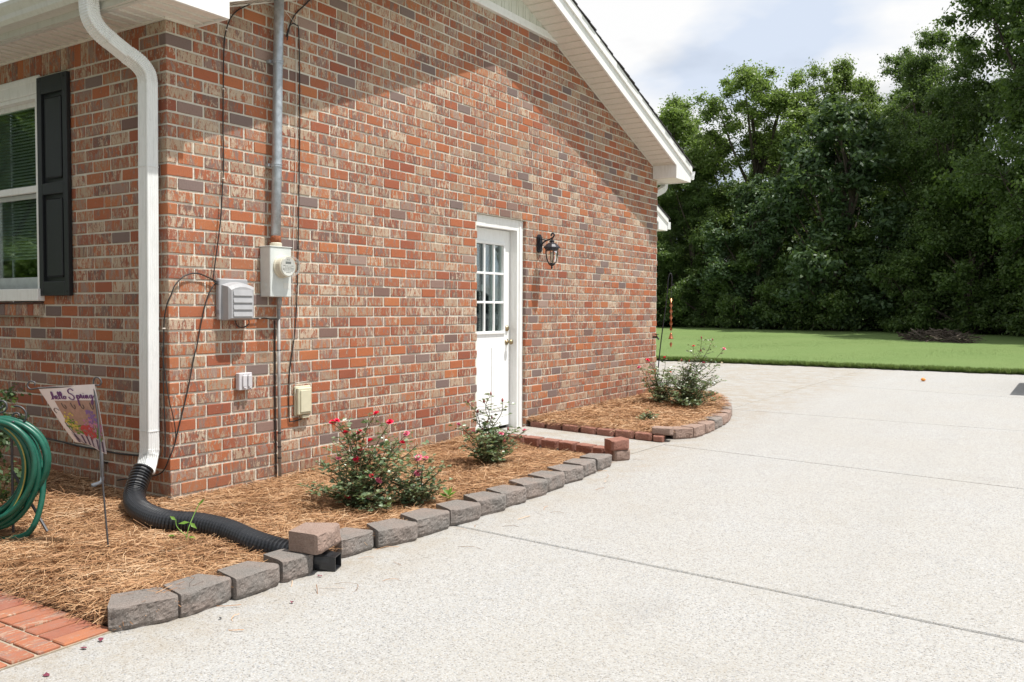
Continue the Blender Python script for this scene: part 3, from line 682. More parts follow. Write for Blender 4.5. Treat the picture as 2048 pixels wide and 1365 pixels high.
for k in (1, 2):
    mm = MB(); yy = GY0+(GY1-GY0)*k/3; mm.cbox(LX1-.012, LX1+.009, yy-.011, yy+.011, GZ0+.002, GZ1-.002, .003); mm.build('muntin', M['door_white'], leaf)
    mm = MB(); zz_ = GZ0+(GZ1-GZ0)*k/3; mm.cbox(LX1-.012, LX1+.0085, GY0+.002, GY1-.002, zz_-.011, zz_+.011, .003); mm.build('muntin', M['door_white'], leaf)
for i in range(3):
    for j in range(3):
        mm = MB(); w, h = (GY1-GY0)/3, (GZ1-GZ0)/3; mm.box(LX1-.022, LX1-.017, GY0+w*i+.004, GY0+w*(i+1)-.004, GZ0+h*j+.004, GZ0+h*(j+1)-.004); mm.build('pane', M['glass'], leaf)
for a, b in ((3.455, 3.68), (3.76, 3.985)):
    for q, (i0, i1, t) in enumerate(((0, 0.0, .006), (0.03, 0.03, .010))):
        mm = MB(); mm.cbox(LX1, LX1+t, a+i0, b-i0, 0.17+i0, 0.82-i0, .004); mm.build('door_panel', M['door_white'], leaf)
mm = MB(); mm.lathe([(0.030, 0), (0.030, .006), (0.012, .010), (0.010, .035), (0.022, .042), (0.027, .055), (0.022, .068), (0.006, .073)], (LX1, 4.035, 0.862), (1, 0, 0), 18); mm.build('knob', M['brass'], leaf, smooth=True)
mm = MB(); mm.lathe([(0.030, 0), (0.030, .010), (0.022, .016), (0.018, .022)], (LX1, 4.035, 1.0), (1, 0, 0), 18); mm.build('deadbolt', M['brass'], leaf, smooth=True)
mm = MB(); mm.cbox(-0.165, 0.012, D0-.003, D1-.004, -0.075, -0.021, .004); mm.build('door_sill', M['concrete'], house)
def dark_box(x0, x1, y0, y1, z0, z1, open_):  # box added behind the glass to keep the view inside dark
    mm = MB(); v = [(x, y, z) for x in (x0, x1) for y in (y0, y1) for z in (z0, z1)]
    F_ = {'x1': (4, 5, 7, 6), 'x0': (0, 2, 3, 1), 'y0': (0, 1, 5, 4), 'y1': (2, 6, 7, 3), 'z0': (0, 4, 6, 2), 'z1': (1, 3, 7, 5)}
    mm.add(v, [f for k, f in F_.items() if k != open_]); return mm.build('added_dark_box', M['dark_box'], house)
dark_box(-2.3, -0.305, 3.2, 4.4, -0.05, 2.3, 'x1')
mm = MB(); mm.box(-1.6, -1.2, 3.75, 4.1, -0.05, 1.05); mm.build('red_cabinet', plain('dark_red_paint', (0.12, 0.02, 0.02), 0.5), house)
mm = MB(); mm.box(-0.172, -0.170, 3.66, 3.73, 1.375, 1.44); mm.build('door_notice', M['flag_cloth'], leaf)
# curtain edge behind the right column of panes
mm = MB()
pts = []
for k in range(13): pts.append((-0.20-0.012*(k % 2), 3.86+k*0.012))
mm.add([(x, y, 0.95) for x, y in pts]+[(x, y, 1.86) for x, y in pts], [(i, i+1, i+14, i+13) for i in range(12)]); mm.build('door_curtain', M['sash'], house)

# --- wall lantern beside the door
lam = thing('wall_lantern', (0.0, 4.47, 1.87), 'black wall lantern with tapered glass beside the white door', 'lantern')
LYC = 4.455
mm = MB(); mm.prism([(LYC-.038, 1.81), (LYC-.020, 1.79), (LYC+.020, 1.79), (LYC+.038, 1.81), (LYC+.038, 1.955), (LYC+.022, 1.975), (LYC, 1.982), (LYC-.022, 1.975), (LYC-.038, 1.955)], 'x', 0.003, 0.022)
mm.prism([(LYC-.026, 1.815), (LYC+.026, 1.815), (LYC+.026, 1.95), (LYC, 1.962), (LYC-.026, 1.95)], 'x', 0.0225, 0.034); mm.build('back_plate', M['lamp_metal'], lam)
mm = MB(); LXC = 0.165
arm = smooth_path([(0.034, LYC, 1.845), (0.055, LYC, 1.888), (0.095, LYC, 1.912), (0.14, LYC, 1.925), (0.18, LYC, 1.945), (0.193, LYC, 1.968), (0.180, LYC, 1.985), (0.160, LYC, 1.978), (0.156, LYC, 1.958)], 5)
mm.tube(arm, 0.0085, 8); mm.tube(smooth_path([(0.034, LYC, 1.93), (0.06, LYC, 1.925), (0.10, LYC, 1.914)], 4), 0.005, 6); mm.build('arm', M['lamp_metal'], lam, smooth=True)
mm = MB(); mm.lathe([(0.004, 0.05), (0.010, 0.047), (0.012, 0.038), (0.006, 0.03), (0.024, 0.024), (0.026, 0.012), (0.018, 0.004), (0.034, 0.0), (0.060, -0.018), (0.086, -0.045), (0.088, -0.055), (0.074, -0.060), (0.066, -0.078), (0.060, -0.08)], (LXC, LYC, 1.888), (0, 0, 1), 12); mm.build('cap', M['lamp_metal'], lam)
mm = MB(); mm.lathe([(0.062, 0.0), (0.061, -0.03), (0.055, -0.07), (0.043, -0.11), (0.030, -0.135)], (LXC, LYC, 1.807), (0, 0, 1), 18); mm.build('glass', M['amber'], lam, smooth=True)
mm = MB()
for k in range(4):
    t = math.pi/4+k*math.pi/2
    mm.tube([(LXC+math.cos(t)*r, LYC+math.sin(t)*r, 1.807+h) for r, h in ((0.066, 0.0), (0.064, -0.03), (0.058, -0.07), (0.046, -0.11), (0.032, -0.138))], 0.0055, 5)
mm.lathe([(0.034, 0.0), (0.036, -0.008), (0.026, -0.02), (0.010, -0.028), (0.007, -0.035), (0.011, -0.043), (0.007, -0.054), (0.002, -0.062)], (LXC, LYC, 1.674), (0, 0, 1), 12); mm.build('cage', M['lamp_metal'], lam)
mm = MB(); mm.lathe([(0.012, 0.0), (0.012, 0.05), (0.017, 0.07), (0.013, 0.095), (0.003, 0.105)], (LXC, LYC, 1.69), (0, 0, 1), 10); mm.build('bulb', M['meter_face'], lam, smooth=True)

# --- window, shutter
win = thing('window', (-1.93, 0.02, WZ0), 'white sash window with closed blinds in the shaded front wall', 'window')
mm = MB()
mm.cbox(W0+.002, W1-.002, -0.012, 0.09, 2.72, WZ1-.004, .004); mm.cbox(W1-.062, W1-.0025, -0.010, 0.09, 1.332, 2.7195, .004); mm.cbox(W0+.0025, W0+.062, -0.010, 0.09, 1.332, 2.7195, .004)
mm.cbox(W0+.002, W1-.0025, -0.018, -0.0125, 2.80, WZ1-.012, .002); mm.cbox(W0+.065, W1-.065, -0.004, 0.088, 2.690, 2.7192, .003); mm.build('frame', M['white'], win)
mm = MB(); mm.cbox(W0-.01, W1+.02, -0.055, -0.001, 1.243, 1.331, .004); mm.build('sill', M['white'], win)
xa, xb = W0+.063, W1-.063
mm = MB(); mm.cbox(xa, xb, 0.045, 0.075, 2.655, 2.689, .003); mm.cbox(xa, xb, 0.045, 0.075, 2.035, 2.085, .003); mm.cbox(xa, xa+.035, 0.0455, 0.0745, 2.085, 2.655, .003); mm.cbox(xb-.035, xb, 0.0455, 0.0745, 2.085, 2.655, .003); us = mm.build('upper_sash', M['white'], win)
mm = MB(); mm.box(xa+.036, xb-.036, 0.058, 0.062, 2.086, 2.654); mm.build('pane', M['glass'], us)
mm = MB(); mm.cbox(xa, xb, 0.076, 0.100, 1.335, 1.42, .003); mm.cbox(xa, xb, 0.076, 0.100, 2.00, 2.034, .003); mm.cbox(xa, xa+.04, 0.0765, 0.0995, 1.42, 2.00, .003); mm.cbox(xb-.04, xb, 0.0765, 0.0995, 1.42, 2.00, .003); ls = mm.build('lower_sash', M['sash'], win)
mm = MB(); mm.box(xa+.041, xb-.041, 0.088, 0.092, 1.421, 1.999); mm.build('pane', M['glass'], ls)
mm = MB(); z = 1.56
while z < 2.70:
    mm.add([(xa+.01, 0.125, z), (xb-.01, 0.125, z), (xb-.01, 0.143, z+.020), (xa+.01, 0.143, z+.020)], [(0, 1, 2, 3)]); z += 0.0235
mm.build('blind', M['blind'], win)
dark_box(W0, W1, 0.301, 1.8, 1.1, 2.9, 'y0')
sh = thing('shutter', (-1.215, 0.0, 1.28), 'black panelled vinyl shutter beside the front window', 'shutter')
S0, S1, Z0, Z1 = -1.425, -1.050, 1.28, 2.815
mm = MB(); mm.cbox(S0, S0+.055, -0.034, -0.003, Z0, Z1, .003); mm.cbox(S1-.055, S1, -0.034, -0.003, Z0, Z1, .003)
for a, b in ((Z0, Z0+.10), (1.99, 2.07), (Z1-.12, Z1)): mm.cbox(S0+.055, S1-.055, -0.0335, -0.003, a, b, .003)
mm.build('shutter_frame', M['shutter'], sh)
for a, b in ((Z0+.10, 1.99), (2.07, Z1-.12)):
    mm = MB(); mm.box(S0+.0555, S1-.0555, -0.012, -0.003, a+.0005, b-.0005); mm.cbox(S0+.085, S1-.085, -0.026, -0.0125, a+.03, b-.03, .011); mm.build('raised_panel', M['shutter'], sh)
for zz_ in (Z0+.03, Z1-.03):
    for xx in (S0+.028, S1-.028):
        mm = MB(); mm.lathe([(0.006, 0), (0.006, .002), (0.003, .004)], (xx, -0.0345, zz_), (0, -1, 0), 8); mm.build('screw', M['shutter'], sh)

# --- downspout
RECT = []
for sx, sy in ((1, 1), (-1, 1), (-1, -1), (1, -1)):
    for k in range(3):
        t = math.pi/2*k/2+{(1, 1): 0, (-1, 1): math.pi/2, (-1, -1): math.pi, (1, -1): 1.5*math.pi}[(sx, sy)]
        RECT.append((sx*0.62+0.38*math.cos(t), (sy*1.0+0.30*math.cos(0)*0)+0.0))
def rrect(w, h, rad, n=3, ribs=0):
    out = []
    cs = ((w-rad, h-rad, 0), (-(w-rad), h-rad, 90), (-(w-rad), -(h-rad), 180), (w-rad, -(h-rad), 270))
    for cx, cy, a0 in cs:
        for k in range(n+1):
            t = R(a0+90*k/n); out.append((cx+rad*math.cos(t), cy+rad*math.sin(t)))
    if ribs:      # flutes across the two broad faces and the two narrow ones
        full = []
        for i in range(len(out)):
            a, b = out[i], out[(i+1) % len(out)]; full.append(a)
            d = math.hypot(b[0]-a[0], b[1]-a[1])
            if d > rad*1.5:
                nn = (b[1]-a[1])/d, -(b[0]-a[0])/d; K = ribs*2+1
                for j in range(1, K):
                    t = j/K; dep = -0.0035 if j % 2 else 0.0
                    full.append((a[0]+(b[0]-a[0])*t+nn[0]*dep, a[1]+(b[1]-a[1])*t+nn[1]*dep))
        out = full
    return out
ds = thing('downspout', (-0.09, -0.06, 0.2), 'white fluted aluminium downspout bending from the eave down the house corner', 'downspout')
sec = rrect(0.041, 0.050, 0.010, 3, 4)
def crimp(path, upv, mat=M['alu'], name='elbow', dens=0.016):
    P = smooth_path(path, 14); rr = [1.0+(0.03 if i % 2 else -0.03) for i in range(len(P))]
    rr[0] = rr[-1] = 1.0; m2 = MB(); m2.tube(P, rr, rect=sec, upv=upv); return m2.build(name, mat, ds)
XD = -0.085
mm = MB(); mm.tube([(XD-.028, -0.070, 0.30), (XD, -0.070, 2.60)], 1.0, rect=sec, upv=(0, -1, 0)); mm.build('shaft', M['alu'], ds)
crimp([(XD, -0.070, 2.585), (XD-.003, -0.080, 2.645), (XD-.018, -0.118, 2.70), (XD-.045, -0.178, 2.745)], (0, -1, 0))
mm = MB(); mm.tube([(XD-.044, -0.174, 2.742), (XD-.085, -0.268, 2.815)], 0.985, rect=sec, upv=(0, -0.6, -0.8)); mm.build('offset', M['alu'], ds)
crimp([(XD-.083, -0.262, 2.811), (XD-.108, -0.325, 2.865), (XD-.120, -0.366, 2.935), (XD-.122, -0.376, 3.03)], (0, -0.8, -0.6))
crimp([(XD-.028, -0.070, 0.31), (XD-.028, -0.075, 0.265), (XD-.010, -0.098, 0.225), (XD+.022, -0.135, 0.185), (XD+.035, -0.150, 0.170)], (0, -1, 0), name='outlet_elbow')
for zz_ in (1.45+0.62, 0.42):
    mm = MB(); xc = XD-.028*(2.52-zz_)/2.2; mm.tube([(xc, -0.070, zz_), (xc, -0.070, zz_+.006)], 1.035, rect=rrect(0.041, 0.050, 0.010, 3), upv=(0, -1, 0)); mm.build('sleeve_joint', M['alu'], ds)

# --- corrugated drain pipe
cp = smooth_path([(-0.058, -0.150, 0.195), (-0.030, -0.205, 0.135), (0.045, -0.285, 0.055), (0.20, -0.36, 0.022), (0.42, -0.43, 0.018), (0.62, -0.45, 0.018), (0.80, -0.405, 0.02), (1.02, -0.39, 0.012), (1.26, -0.41, -0.012), (1.46, -0.385, -0.035), (1.60, -0.335, -0.05)], 8)
def resample(P, step):
    out = [P[0].copy()]; acc = 0.0
    for a, b in zip(P[:-1], P[1:]):
        d = (b-a).length; t = step-acc
        while t <= d: out.append(a.lerp(b, t/d)); t += step
        acc = (acc+d) % step
    return out
cp = resample(cp, 0.0058); pat = [0.065, 0.064, 0.055, 0.056]
pipe = thing('drain_pipe', (0.2, -0.36, -0.05), 'black corrugated drain pipe snaking from the downspout to the edging blocks', 'pipe')
mm = MB(); mm.tube(cp, [pat[i % 4] for i in range(len(cp))], 22, cap=True); mm.build('corrugated_hose', M['black_plastic'], pipe)
# outlet adapter: round collar turning into a square mouth
mm = MB(); mm.lathe([(0.066, 0), (0.066, .012), (0.060, .014), (0.060, .022), (0.066, .024), (0.066, .036), (0.060, .038), (0.060, .045)], (1.575, -0.345, -0.047), (0.94, 0.33, -0.08), 22); mm.build('collar', M['black_plastic'], pipe)
mm = MB(); Aa = Vector((0.90, 0.42, -0.06)).normalized(); Bb = Vector((0, 0, 1)); Cc = Aa.cross(Bb).normalized(); base = Vector((1.615, -0.332, -0.05)); rings = []
for t, ro in ((0, 0.0), (0.4, 0.45), (0.75, 1.0), (1.0, 1.0)):
    ring = []
    for k in range(24):
        a = 2*math.pi*k/24; cx, sx = math.cos(a), math.sin(a); q = max(abs(cx), abs(sx)); rad = 0.060
        sq = (cx/q*0.046, sx/q*0.035); ci = (cx*rad, sx*rad)
        ring.append(base+Aa*(0.12*t)+Cc*(ci[0]*(1-ro)+sq[0]*ro)+Bb*(ci[1]*(1-ro)+sq[1]*ro-0.010*ro))
    rings.append(ring)
inn = [[base+Aa*0.12+(p-base-Aa*0.12)*0.88 for p in rings[-1]], [base+Aa*0.05+(p-base-Aa*0.12)*0.86 for p in rings[-1]]]
allr = rings+inn; v = [p for rg in allr for p in rg]
mm.add(v, [(i*24+k, i*24+(k+1) % 24, (i+1)*24+(k+1) % 24, (i+1)*24+k) for i in range(len(allr)-1) for k in range(24)]+[tuple((len(allr)-1)*24+k for k in range(24))]); mm.build('square_mouth', M['black_plastic'], pipe)

# --- service mast, meter, boxes, cables
mast = thing('service_mast', (0.06, 0.825, 1.64), 'thick galvanised conduit mast rising above the electric meter', 'conduit')
mm = MB(); mm.tube([(0.06, 0.822, 1.70), (0.06, 0.836, 2.20), (0.06, 0.852, 2.92), (0.06, 0.885, 3.9)], 0.034, 20, True); mm.build('pipe', M['galv'], mast, smooth=True)
for yy, zz_ in ((0.834, 2.195), (0.8515, 2.915)):
    mm = MB(); mm.lathe([(0.0345, -.012), (0.039, -.012), (0.039, -.004), (0.0355, -.002), (0.0355, .002), (0.039, .004), (0.039, .012), (0.0345, .012)], (0.06, yy, zz_), (0, 0, 1), 20); mm.box(0.0, 0.03, yy-.05, yy-.03, zz_-.01, zz_+.01); mm.build('strap', M['galv'], mast)
mm = MB(); mm.lathe([(0.034, 0), (0.037, .003), (0.037, .045), (0.034, .048)], (0.06, 0.822, 1.655), (0, 0, 1), 20); mm.build('coupling', M['rust'], mast, smooth=True)
mm = MB(); mm.lathe([(0.042, 0), (0.042, .022), (0.036, .028)], (0.06, 0.822, 1.628), (0, 0, 1), 20); mm.build('hub', M['cream'], mast)
met = thing('electric_meter', (0.0, 0.82, 1.276), 'pale grey electric meter box with round glass meter', 'electric meter')
mm = MB(); mm.cbox(0.003, 0.107, 0.728, 0.922, 1.276, 1.622, .004); mm.cbox(0.002, 0.112, 0.722, 0.928, 1.6222, 1.628, .002); mm.build('box', M['meter_box'], met)
MY, MZ = 0.832, 1.487
mm = MB(); mm.lathe([(0.080, 0), (0.080, .012), (0.074, .016), (0.0735, .060), (0.070, .062)], (0.107, MY, MZ), (1, 0, 0), 32); mm.build('meter_ring', M['cream'], met, smooth=False)
mm = MB(); mm.lathe([(0.064, 0), (0.064, .004)], (0.1695, MY, MZ), (1, 0, 0), 32); mm.build('dial_face', M['meter_face'], met)
mm = MB(); mm.lathe([(0.070, 0), (0.070, .045), (0.066, .056), (0.055, .062), (0.002, .064)], (0.1695, MY, MZ), (1, 0, 0), 32); mm.build('glass_dome', M['clear'], met, smooth=True)
mm = MB(); mm.box(0.1737, 0.1752, MY-.024, MY+.024, MZ+.018, MZ+.034); mm.build('display', M['dark_window'], met)
mm = MB()
for zz_, w in ((0.046, .014), (0.005, .045), (-.004, .03), (-.013, .05), (-.022, .05), (-.031, .04), (-.042, .02)):
    yy = -w
    while yy < w: dl = random.uniform(.004, .014); mm.box(0.1737, 0.1746, MY+yy, MY+min(yy+dl, w), MZ+zz_-.0016, MZ+zz_+.0016); yy += dl+.004
mm.build('dial_lettering', M['ink'], met)
mm = MB(); mm.box(0.1076, 0.1085, 0.845, 0.90, 1.335, 1.375); mm.build('rating_label', M['meter_face'], met)
mm = MB(); mm.lathe([(0.022, 0), (0.022, .0015), (0.017, .002)], (0.05, 0.7275, 1.35), (0, -1, 0), 20); mm.lathe([(0.012, 0.002), (0.012, .0035)], (0.05, 0.7275, 1.35), (0, -1, 0), 16); mm.build('knockout', M['meter_box'], met)
cd = thing('ground_conduit', (0.03, 0.87, -0.1), 'thin grey conduit running from the electric meter down into the straw', 'conduit')
mm = MB(); mm.tube([(0.034, 0.868, 1.20), (0.030, 0.869, 0.6), (0.030, 0.872, -0.12)], 0.0115, 10); mm.build('pipe', M['conduit'], cd, smooth=True)
mm = MB(); mm.tube([(0.045, 0.865, 1.275), (0.044, 0.866, 1.235), (0.034, 0.868, 1.195)], [0.018, 0.018, 0.014], 10); mm.build('connector', M['conduit'], cd)
for zz_ in (0.31, 0.21, 0.13, 0.9):
    mm = MB(); mm.tube([(0.03, 0.870, zz_-.004), (0.03, 0.870, zz_+.004)], 0.0145, 8); mm.build('cable_tie', M['cable'], cd)
gb = thing('louvred_service_box', (0.0, 0.48, 1.11), 'grey louvred plastic utility box left of the electric meter', 'utility box')
mm = MB(); mm.cbox(0.003, 0.040, 0.353, 0.592, 1.118, 1.392, .006); mm.build('back_plate', M['grey_box'], gb)
mm = MB(); v = []
for (xx, a, b, z0, z1) in ((0.0405, 0.372, 0.60, 1.115, 1.372), (0.095, 0.380, 0.592, 1.122, 1.360), (0.112, 0.394, 0.578, 1.130, 1.338)):
    n = 6; ring = [(xx, a, z0), (xx, b, z0)]+[(xx, b+(a-b)*k/n, z1-.022*(2*k/n-1)**2) for k in range(n+1)]
    v.append(ring)
nn = len(v[0]); mm.add([p for q in v for p in q], [(i*nn+k, i*nn+(k+1) % nn, (i+1)*nn+(k+1) % nn, (i+1)*nn+k) for i in range(2) for k in range(nn)]+[tuple(range(2*nn, 3*nn))]); mm.build('cover', M['grey_box'], gb)
for k in range(4):
    z0 = 1.142+k*0.046; mm = MB(); mm.add([(0.1122, 0.408, z0+.040), (0.1122, 0.564, z0+.040), (0.121, 0.564, z0), (0.121, 0.408, z0), (0.1122, 0.408, z0), (0.1122, 0.564, z0)], [(3, 2, 1, 0), (4, 5, 2, 3), (0, 4, 3), (1, 2, 5)]); mm.build('louvre', M['grey_box'], gb)
for zz_ in (1.16, 1.35):
    mm = MB(); mm.cbox(0.018, 0.046, 0.345, 0.353, zz_, zz_+.03, .002); mm.build('hinge', M['grey_dark'], gb)
ob = thing('outlet_box', (0.0, 0.56, 0.64), 'small pale grey double outlet cover low on the brick wall', 'outlet box')
mm = MB(); mm.cbox(0.003, 0.043, 0.509, 0.620, 0.640, 0.757, .004); mm.build('box', M['outlet'], ob)
for a in (0.532, 0.578):
    mm = MB(); mm.cbox(0.0432, 0.055, a, a+.034, 0.662, 0.742, .004); mm.cbox(0.0434, 0.058, a+.006, a+.028, 0.652, 0.6615, .002); mm.cbox(0.0434, 0.052, a+.008, a+.014, 0.7425, 0.750, .002); mm.build('flip_cover', M['outlet'], ob)
bb = thing('telephone_box', (0.0, 1.1, 0.417), 'beige plastic telephone box behind the nearest rose bush', 'utility box')
mm = MB(); mm.cbox(0.003, 0.020, 1.030, 1.185, 0.415, 0.628, .004); mm.build('back_plate', M['beige'], bb)
mm = MB(); mm.cbox(0.0202, 0.047, 1.036, 1.172, 0.420, 0.618, .006); mm.cbox(0.0472, 0.056, 1.052, 1.158, 0.436, 0.602, .006); mm.build('cover', M['beige'], bb)
mm = MB(); mm.cbox(0.010, 0.040, 1.085, 1.15, 0.392, 0.414, .003); mm.build('cable_entry', M['beige'], bb)
mm = MB(); mm.tube([(0.018, 1.04, 0.629), (0.018, 1.04, 0.655), (0.018, 1.165, 0.66), (0.018, 1.165, 0.629)], 0.002, 5); mm.build('bracket_wire', M['white_wire'], bb)
def cable(pts, r, label, mat='cable', grp='cables fixed to the brick wall', name='cable', clips=()):
    P = smooth_path(pts, 8)
    o = thing(name, P[0], label, 'cable', grp)
    mm = MB(); mm.tube(P, r*.8, 6); mm.build('jacket', M[mat], o, smooth=True)
    for k in clips:
        mm = MB(); c = P[int(k*(len(P)-1))]; mm.cbox(c.x-.008, c.x+.008, c.y-.009, c.y+.009, c.z-.004, c.z+.004, .002); mm.build('clip', M['white_wire'], o)
    return o
cable([(0.014, 0.918, 3.50), (0.014, 0.716, 3.313), (0.014, 0.524, 3.174), (0.014, 0.449, 3.038), (0.014, 0.427, 2.869), (0.012, 0.418, 2.409), (0.012, 0.419, 2.146), (0.02, 0.396, 1.913), (0.028, 0.374, 1.746), (0.03, 0.323, 1.448), (0.025, 0.320, 1.375), (0.03, 0.36, 1.35)], 0.0055, 'black cable hanging from the eave down to the louvred box', clips=(0.28, 0.42, 0.58))
cable([(0.02, 0.36, 1.363), (0.02, 0.290, 1.394), (0.02, 0.195, 1.420), (0.02, 0.105, 1.401), (0.02, 0.035, 1.342), (0.016, 0.006, 1.279), (0.006, -0.016, 1.22), (-0.028, -0.014, 1.122), (-0.036, -0.014, 0.964), (-0.044, -0.014, 0.806), (-0.040, -0.014, 0.616), (-0.031, -0.014, 0.428), (-0.036, -0.014, 0.25)], 0.0055, 'black cable arching from the louvred box round the house corner', clips=(0.62,))
cable([(0.02, 0.355, 1.377), (0.02, 0.282, 1.283), (0.02, 0.230, 1.120), (0.022, 0.190, 0.959), (0.022, 0.162, 0.863), (0.02, 0.118, 0.673), (0.018, 0.064, 0.486), (0.016, 0.018, 0.332), (0.010, -0.014, 0.257), (-0.05, -0.018, 0.165), (-0.16, -0.016, 0.12), (-0.30, -0.014, 0.10), (-0.55, -0.014, 0.05)], 0.0055, 'black cable slanting from the louvred box to the bottom of the corner')
cable([(-0.046, -0.02, 0.96), (-0.020, -0.02, 0.807), (0.012, -0.014, 0.620), (0.014, 0.010, 0.524), (0.018, 0.026, 0.420), (0.020, 0.024, 0.345)], 0.004, 'thin black cable crossing the brick corner beside the downspout')
cable([(0.03, 0.965, 3.10), (0.012, 1.009, 3.216), (0.012, 1.067, 3.238), (0.012, 1.095, 3.157), (0.010, 1.100, 2.530), (0.010, 1.086, 1.986), (0.012, 1.067, 1.405), (0.012, 1.040, 1.041), (0.010, 0.990, 0.752), (0.010, 0.979, 0.536), (0.010, 0.982, 0.394), (0.010, 1.00, 0.375), (0.015, 1.10, 0.385)], 0.0055, 'black cable right of the mast running down to the beige box')
cable([(0.03, 0.93, 3.31), (0.010, 1.048, 3.251), (0.010, 1.066, 3.203), (0.010, 1.060, 2.343), (0.010, 1.030, 1.620), (0.010, 1.022, 1.186), (0.014, 1.037, 0.677), (0.024, 1.034, 0.56), (0.024, 1.060, 0.40)], 0.003, 'thin white wire hanging beside the black cable right of the mast', 'white_wire')
cable([(0.012, 1.30, 3.56), (0.012, 1.165, 3.416), (0.012, 1.058, 3.307), (0.012, 1.000, 3.203), (0.03, 0.955, 3.12)], 0.006, 'short black cable looping out of the galvanised mast near the top')
cable([(0.02, 0.585, 1.13), (0.016, 0.68, 1.124), (0.016, 0.755, 1.128), (0.016, 0.80, 1.122), (0.02, 0.873, 1.122)], 0.005, 'short horizontal black cable between the louvred box and thin conduit', clips=(0.35,))
cable([(0.05, 0.470, 1.115), (0.04, 0.50, 1.077), (0.035, 0.55, 1.066), (0.035, 0.60, 1.09), (0.03, 0.60, 1.122)], 0.005, 'small black cable loop hanging under the louvred box')
cable([(0.010, 0.852, 1.11), (0.010, 0.849, 0.546), (0.010, 0.853, 0.187), (0.014, 0.858, -0.02), (0.03, 0.90, -0.05)], 0.006, 'black cable strapped along the left side of the thin conduit')
cable([(-2.0, -0.014, 0.29), (-1.618, -0.014, 0.265), (-1.256, -0.014, 0.254), (-0.977, -0.016, 0.240), (-0.740, -0.016, 0.237), (-0.513, -0.014, 0.231), (-0.16, -0.014, 0.246)], 0.008, 'thick black cable running level along the shaded front wall', clips=())
wp = thing('drain_tube', (-0.69, -0.03, 0.0), 'thin white condensate tube with elbow low on the shaded wall', 'pipe')
mm = MB(); mm.tube([(-0.70, -0.032, 0.30), (-0.683, -0.036, 0.045)], 0.0125, 10); mm.build('tube', M['pvc'], wp, smooth=True)
mm = MB(); mm.tube([(-0.683, -0.036, 0.06), (-0.683, -0.040, 0.030), (-0.688, -0.07, 0.018), (-0.692, -0.105, 0.014)], 0.0135, 10); mm.build('elbow', M['pvc'], wp, smooth=True)
mm = MB(); mm.box(-0.712, -0.670, -0.018, -0.001, 0.15, 0.158); mm.build('clip', M['cable'], wp)
sp = thing('spigot', (0.0, 7.40, 0.83), 'small black garden spigot at the far edge of the brick wall', 'spigot')
mm = MB(); mm.tube([(0.001, 7.41, 0.83), (0.06, 7.41, 0.83), (0.085, 7.41, 0.80)], 0.013, 8); mm.lathe([(0.028, 0), (0.028, .008)], (0.055, 7.41, 0.862), (0, 0, 1), 10); mm.tube([(0.055, 7.41, 0.83), (0.055, 7.41, 0.865)], 0.006, 6); mm.build('tap', M['iron'], sp)
# rear downspout elbow and the lower wing beyond the far corner
rd = MB(); rd.tube(smooth_path([(-0.07, GL+EV+0.08, 2.96), (-0.07, GL+EV+0.04, 2.86), (-0.11, GL+0.14, 2.77), (-0.16, GL+0.06, 2.70), (-0.18, GL+0.06, 0.2)], 6), 0.9, rect=sec, upv=(1, 0, 0)); rd.build('rear_downspout', M['alu'], house)
wing = thing('rear_wing', (-2.2, 9.0, 0.0), 'lower rear wing with white eave showing past the far corner', 'building wing')
RX, RY, RZ = -1.02, 10.26, 2.51
mm = MB(); mm.box(-5, RX-0.34, GL+0.01, RY-0.3, -0.1, RZ); mm.build('wall', M['mortar'], wing)
mm = MB(); sl = 0.375
mm.prism([(RY-1.8, RZ+0.14+1.8*sl), (RY-1.8, RZ+1.8*sl-.02), (RY-0.36, RZ+0.36*sl-.02), (RY-0.36, RZ), (RY, RZ), (RY, RZ+0.14)], 'x', RX-0.02, RX); mm.build('rake_fascia', M['white'], wing)
mm = MB(); mm.prism([(RY-1.8, RZ+0.125+1.8*sl), (RY-1.8, RZ+0.20+1.8*sl), (RY, RZ+0.20), (RY, RZ+0.125)], 'x', RX+.001, RX+.02); mm.build('rake_trim', M['white'], wing)
mm = MB(); mm.box(-5, RX-.021, RY-0.36, RY-.001, RZ+.001, RZ+.012); mm.build('soffit', M['soffit'], wing)
mm = MB(); mm.box(-5, RX+.012, RY+.001, RY+.11, RZ+.03, RZ+.15); mm.build('gutter', M['alu'], wing)
mm = MB(); mm.prism([(RY-1.9, RZ+0.205+1.9*sl), (RY-1.9, RZ+0.225+1.9*sl), (RY+.06, RZ+0.205), (RY+.06, RZ+0.185)], 'x', -5, RX+.03); mm.build('roof', M['shingle'], wing)

# ------------------------------------------------------------------ pine straw beds
from math import hypot
def inside(poly, X, Y):
    c = np.zeros(len(X), bool); n = len(poly); j = n-1
    for i in range(n):
        xi, yi = poly[i]; xj, yj = poly[j]
        t = ((yi > Y) != (yj > Y)) & (X < (xj-xi)*(Y-yi)/(yj-yi+1e-12)+xi); c ^= t; j = i
    return c
BED1 = [(-2.6, -1.37), (1.50, -1.37), (1.58, -1.10), (1.56, -0.4), (1.58, 0.3), (1.62, 1.6), (1.60, 2.3), (1.60, 2.95), (1.40, 3.12), (0.35, 3.32), (0.006, 3.36), (0.006, -0.006), (-2.6, -0.006)]
BED2 = [(0.006, 4.24), (0.9, 4.18), (1.50, 4.16), (1.60, 4.5), (1.60, 5.0), (1.55, 5.6), (1.42, 6.2), (1.17, 6.95), (0.9, 7.45), (0.6, 7.72), (-0.3, 7.78), (-0.3, 7.54), (0.006, 7.54)]
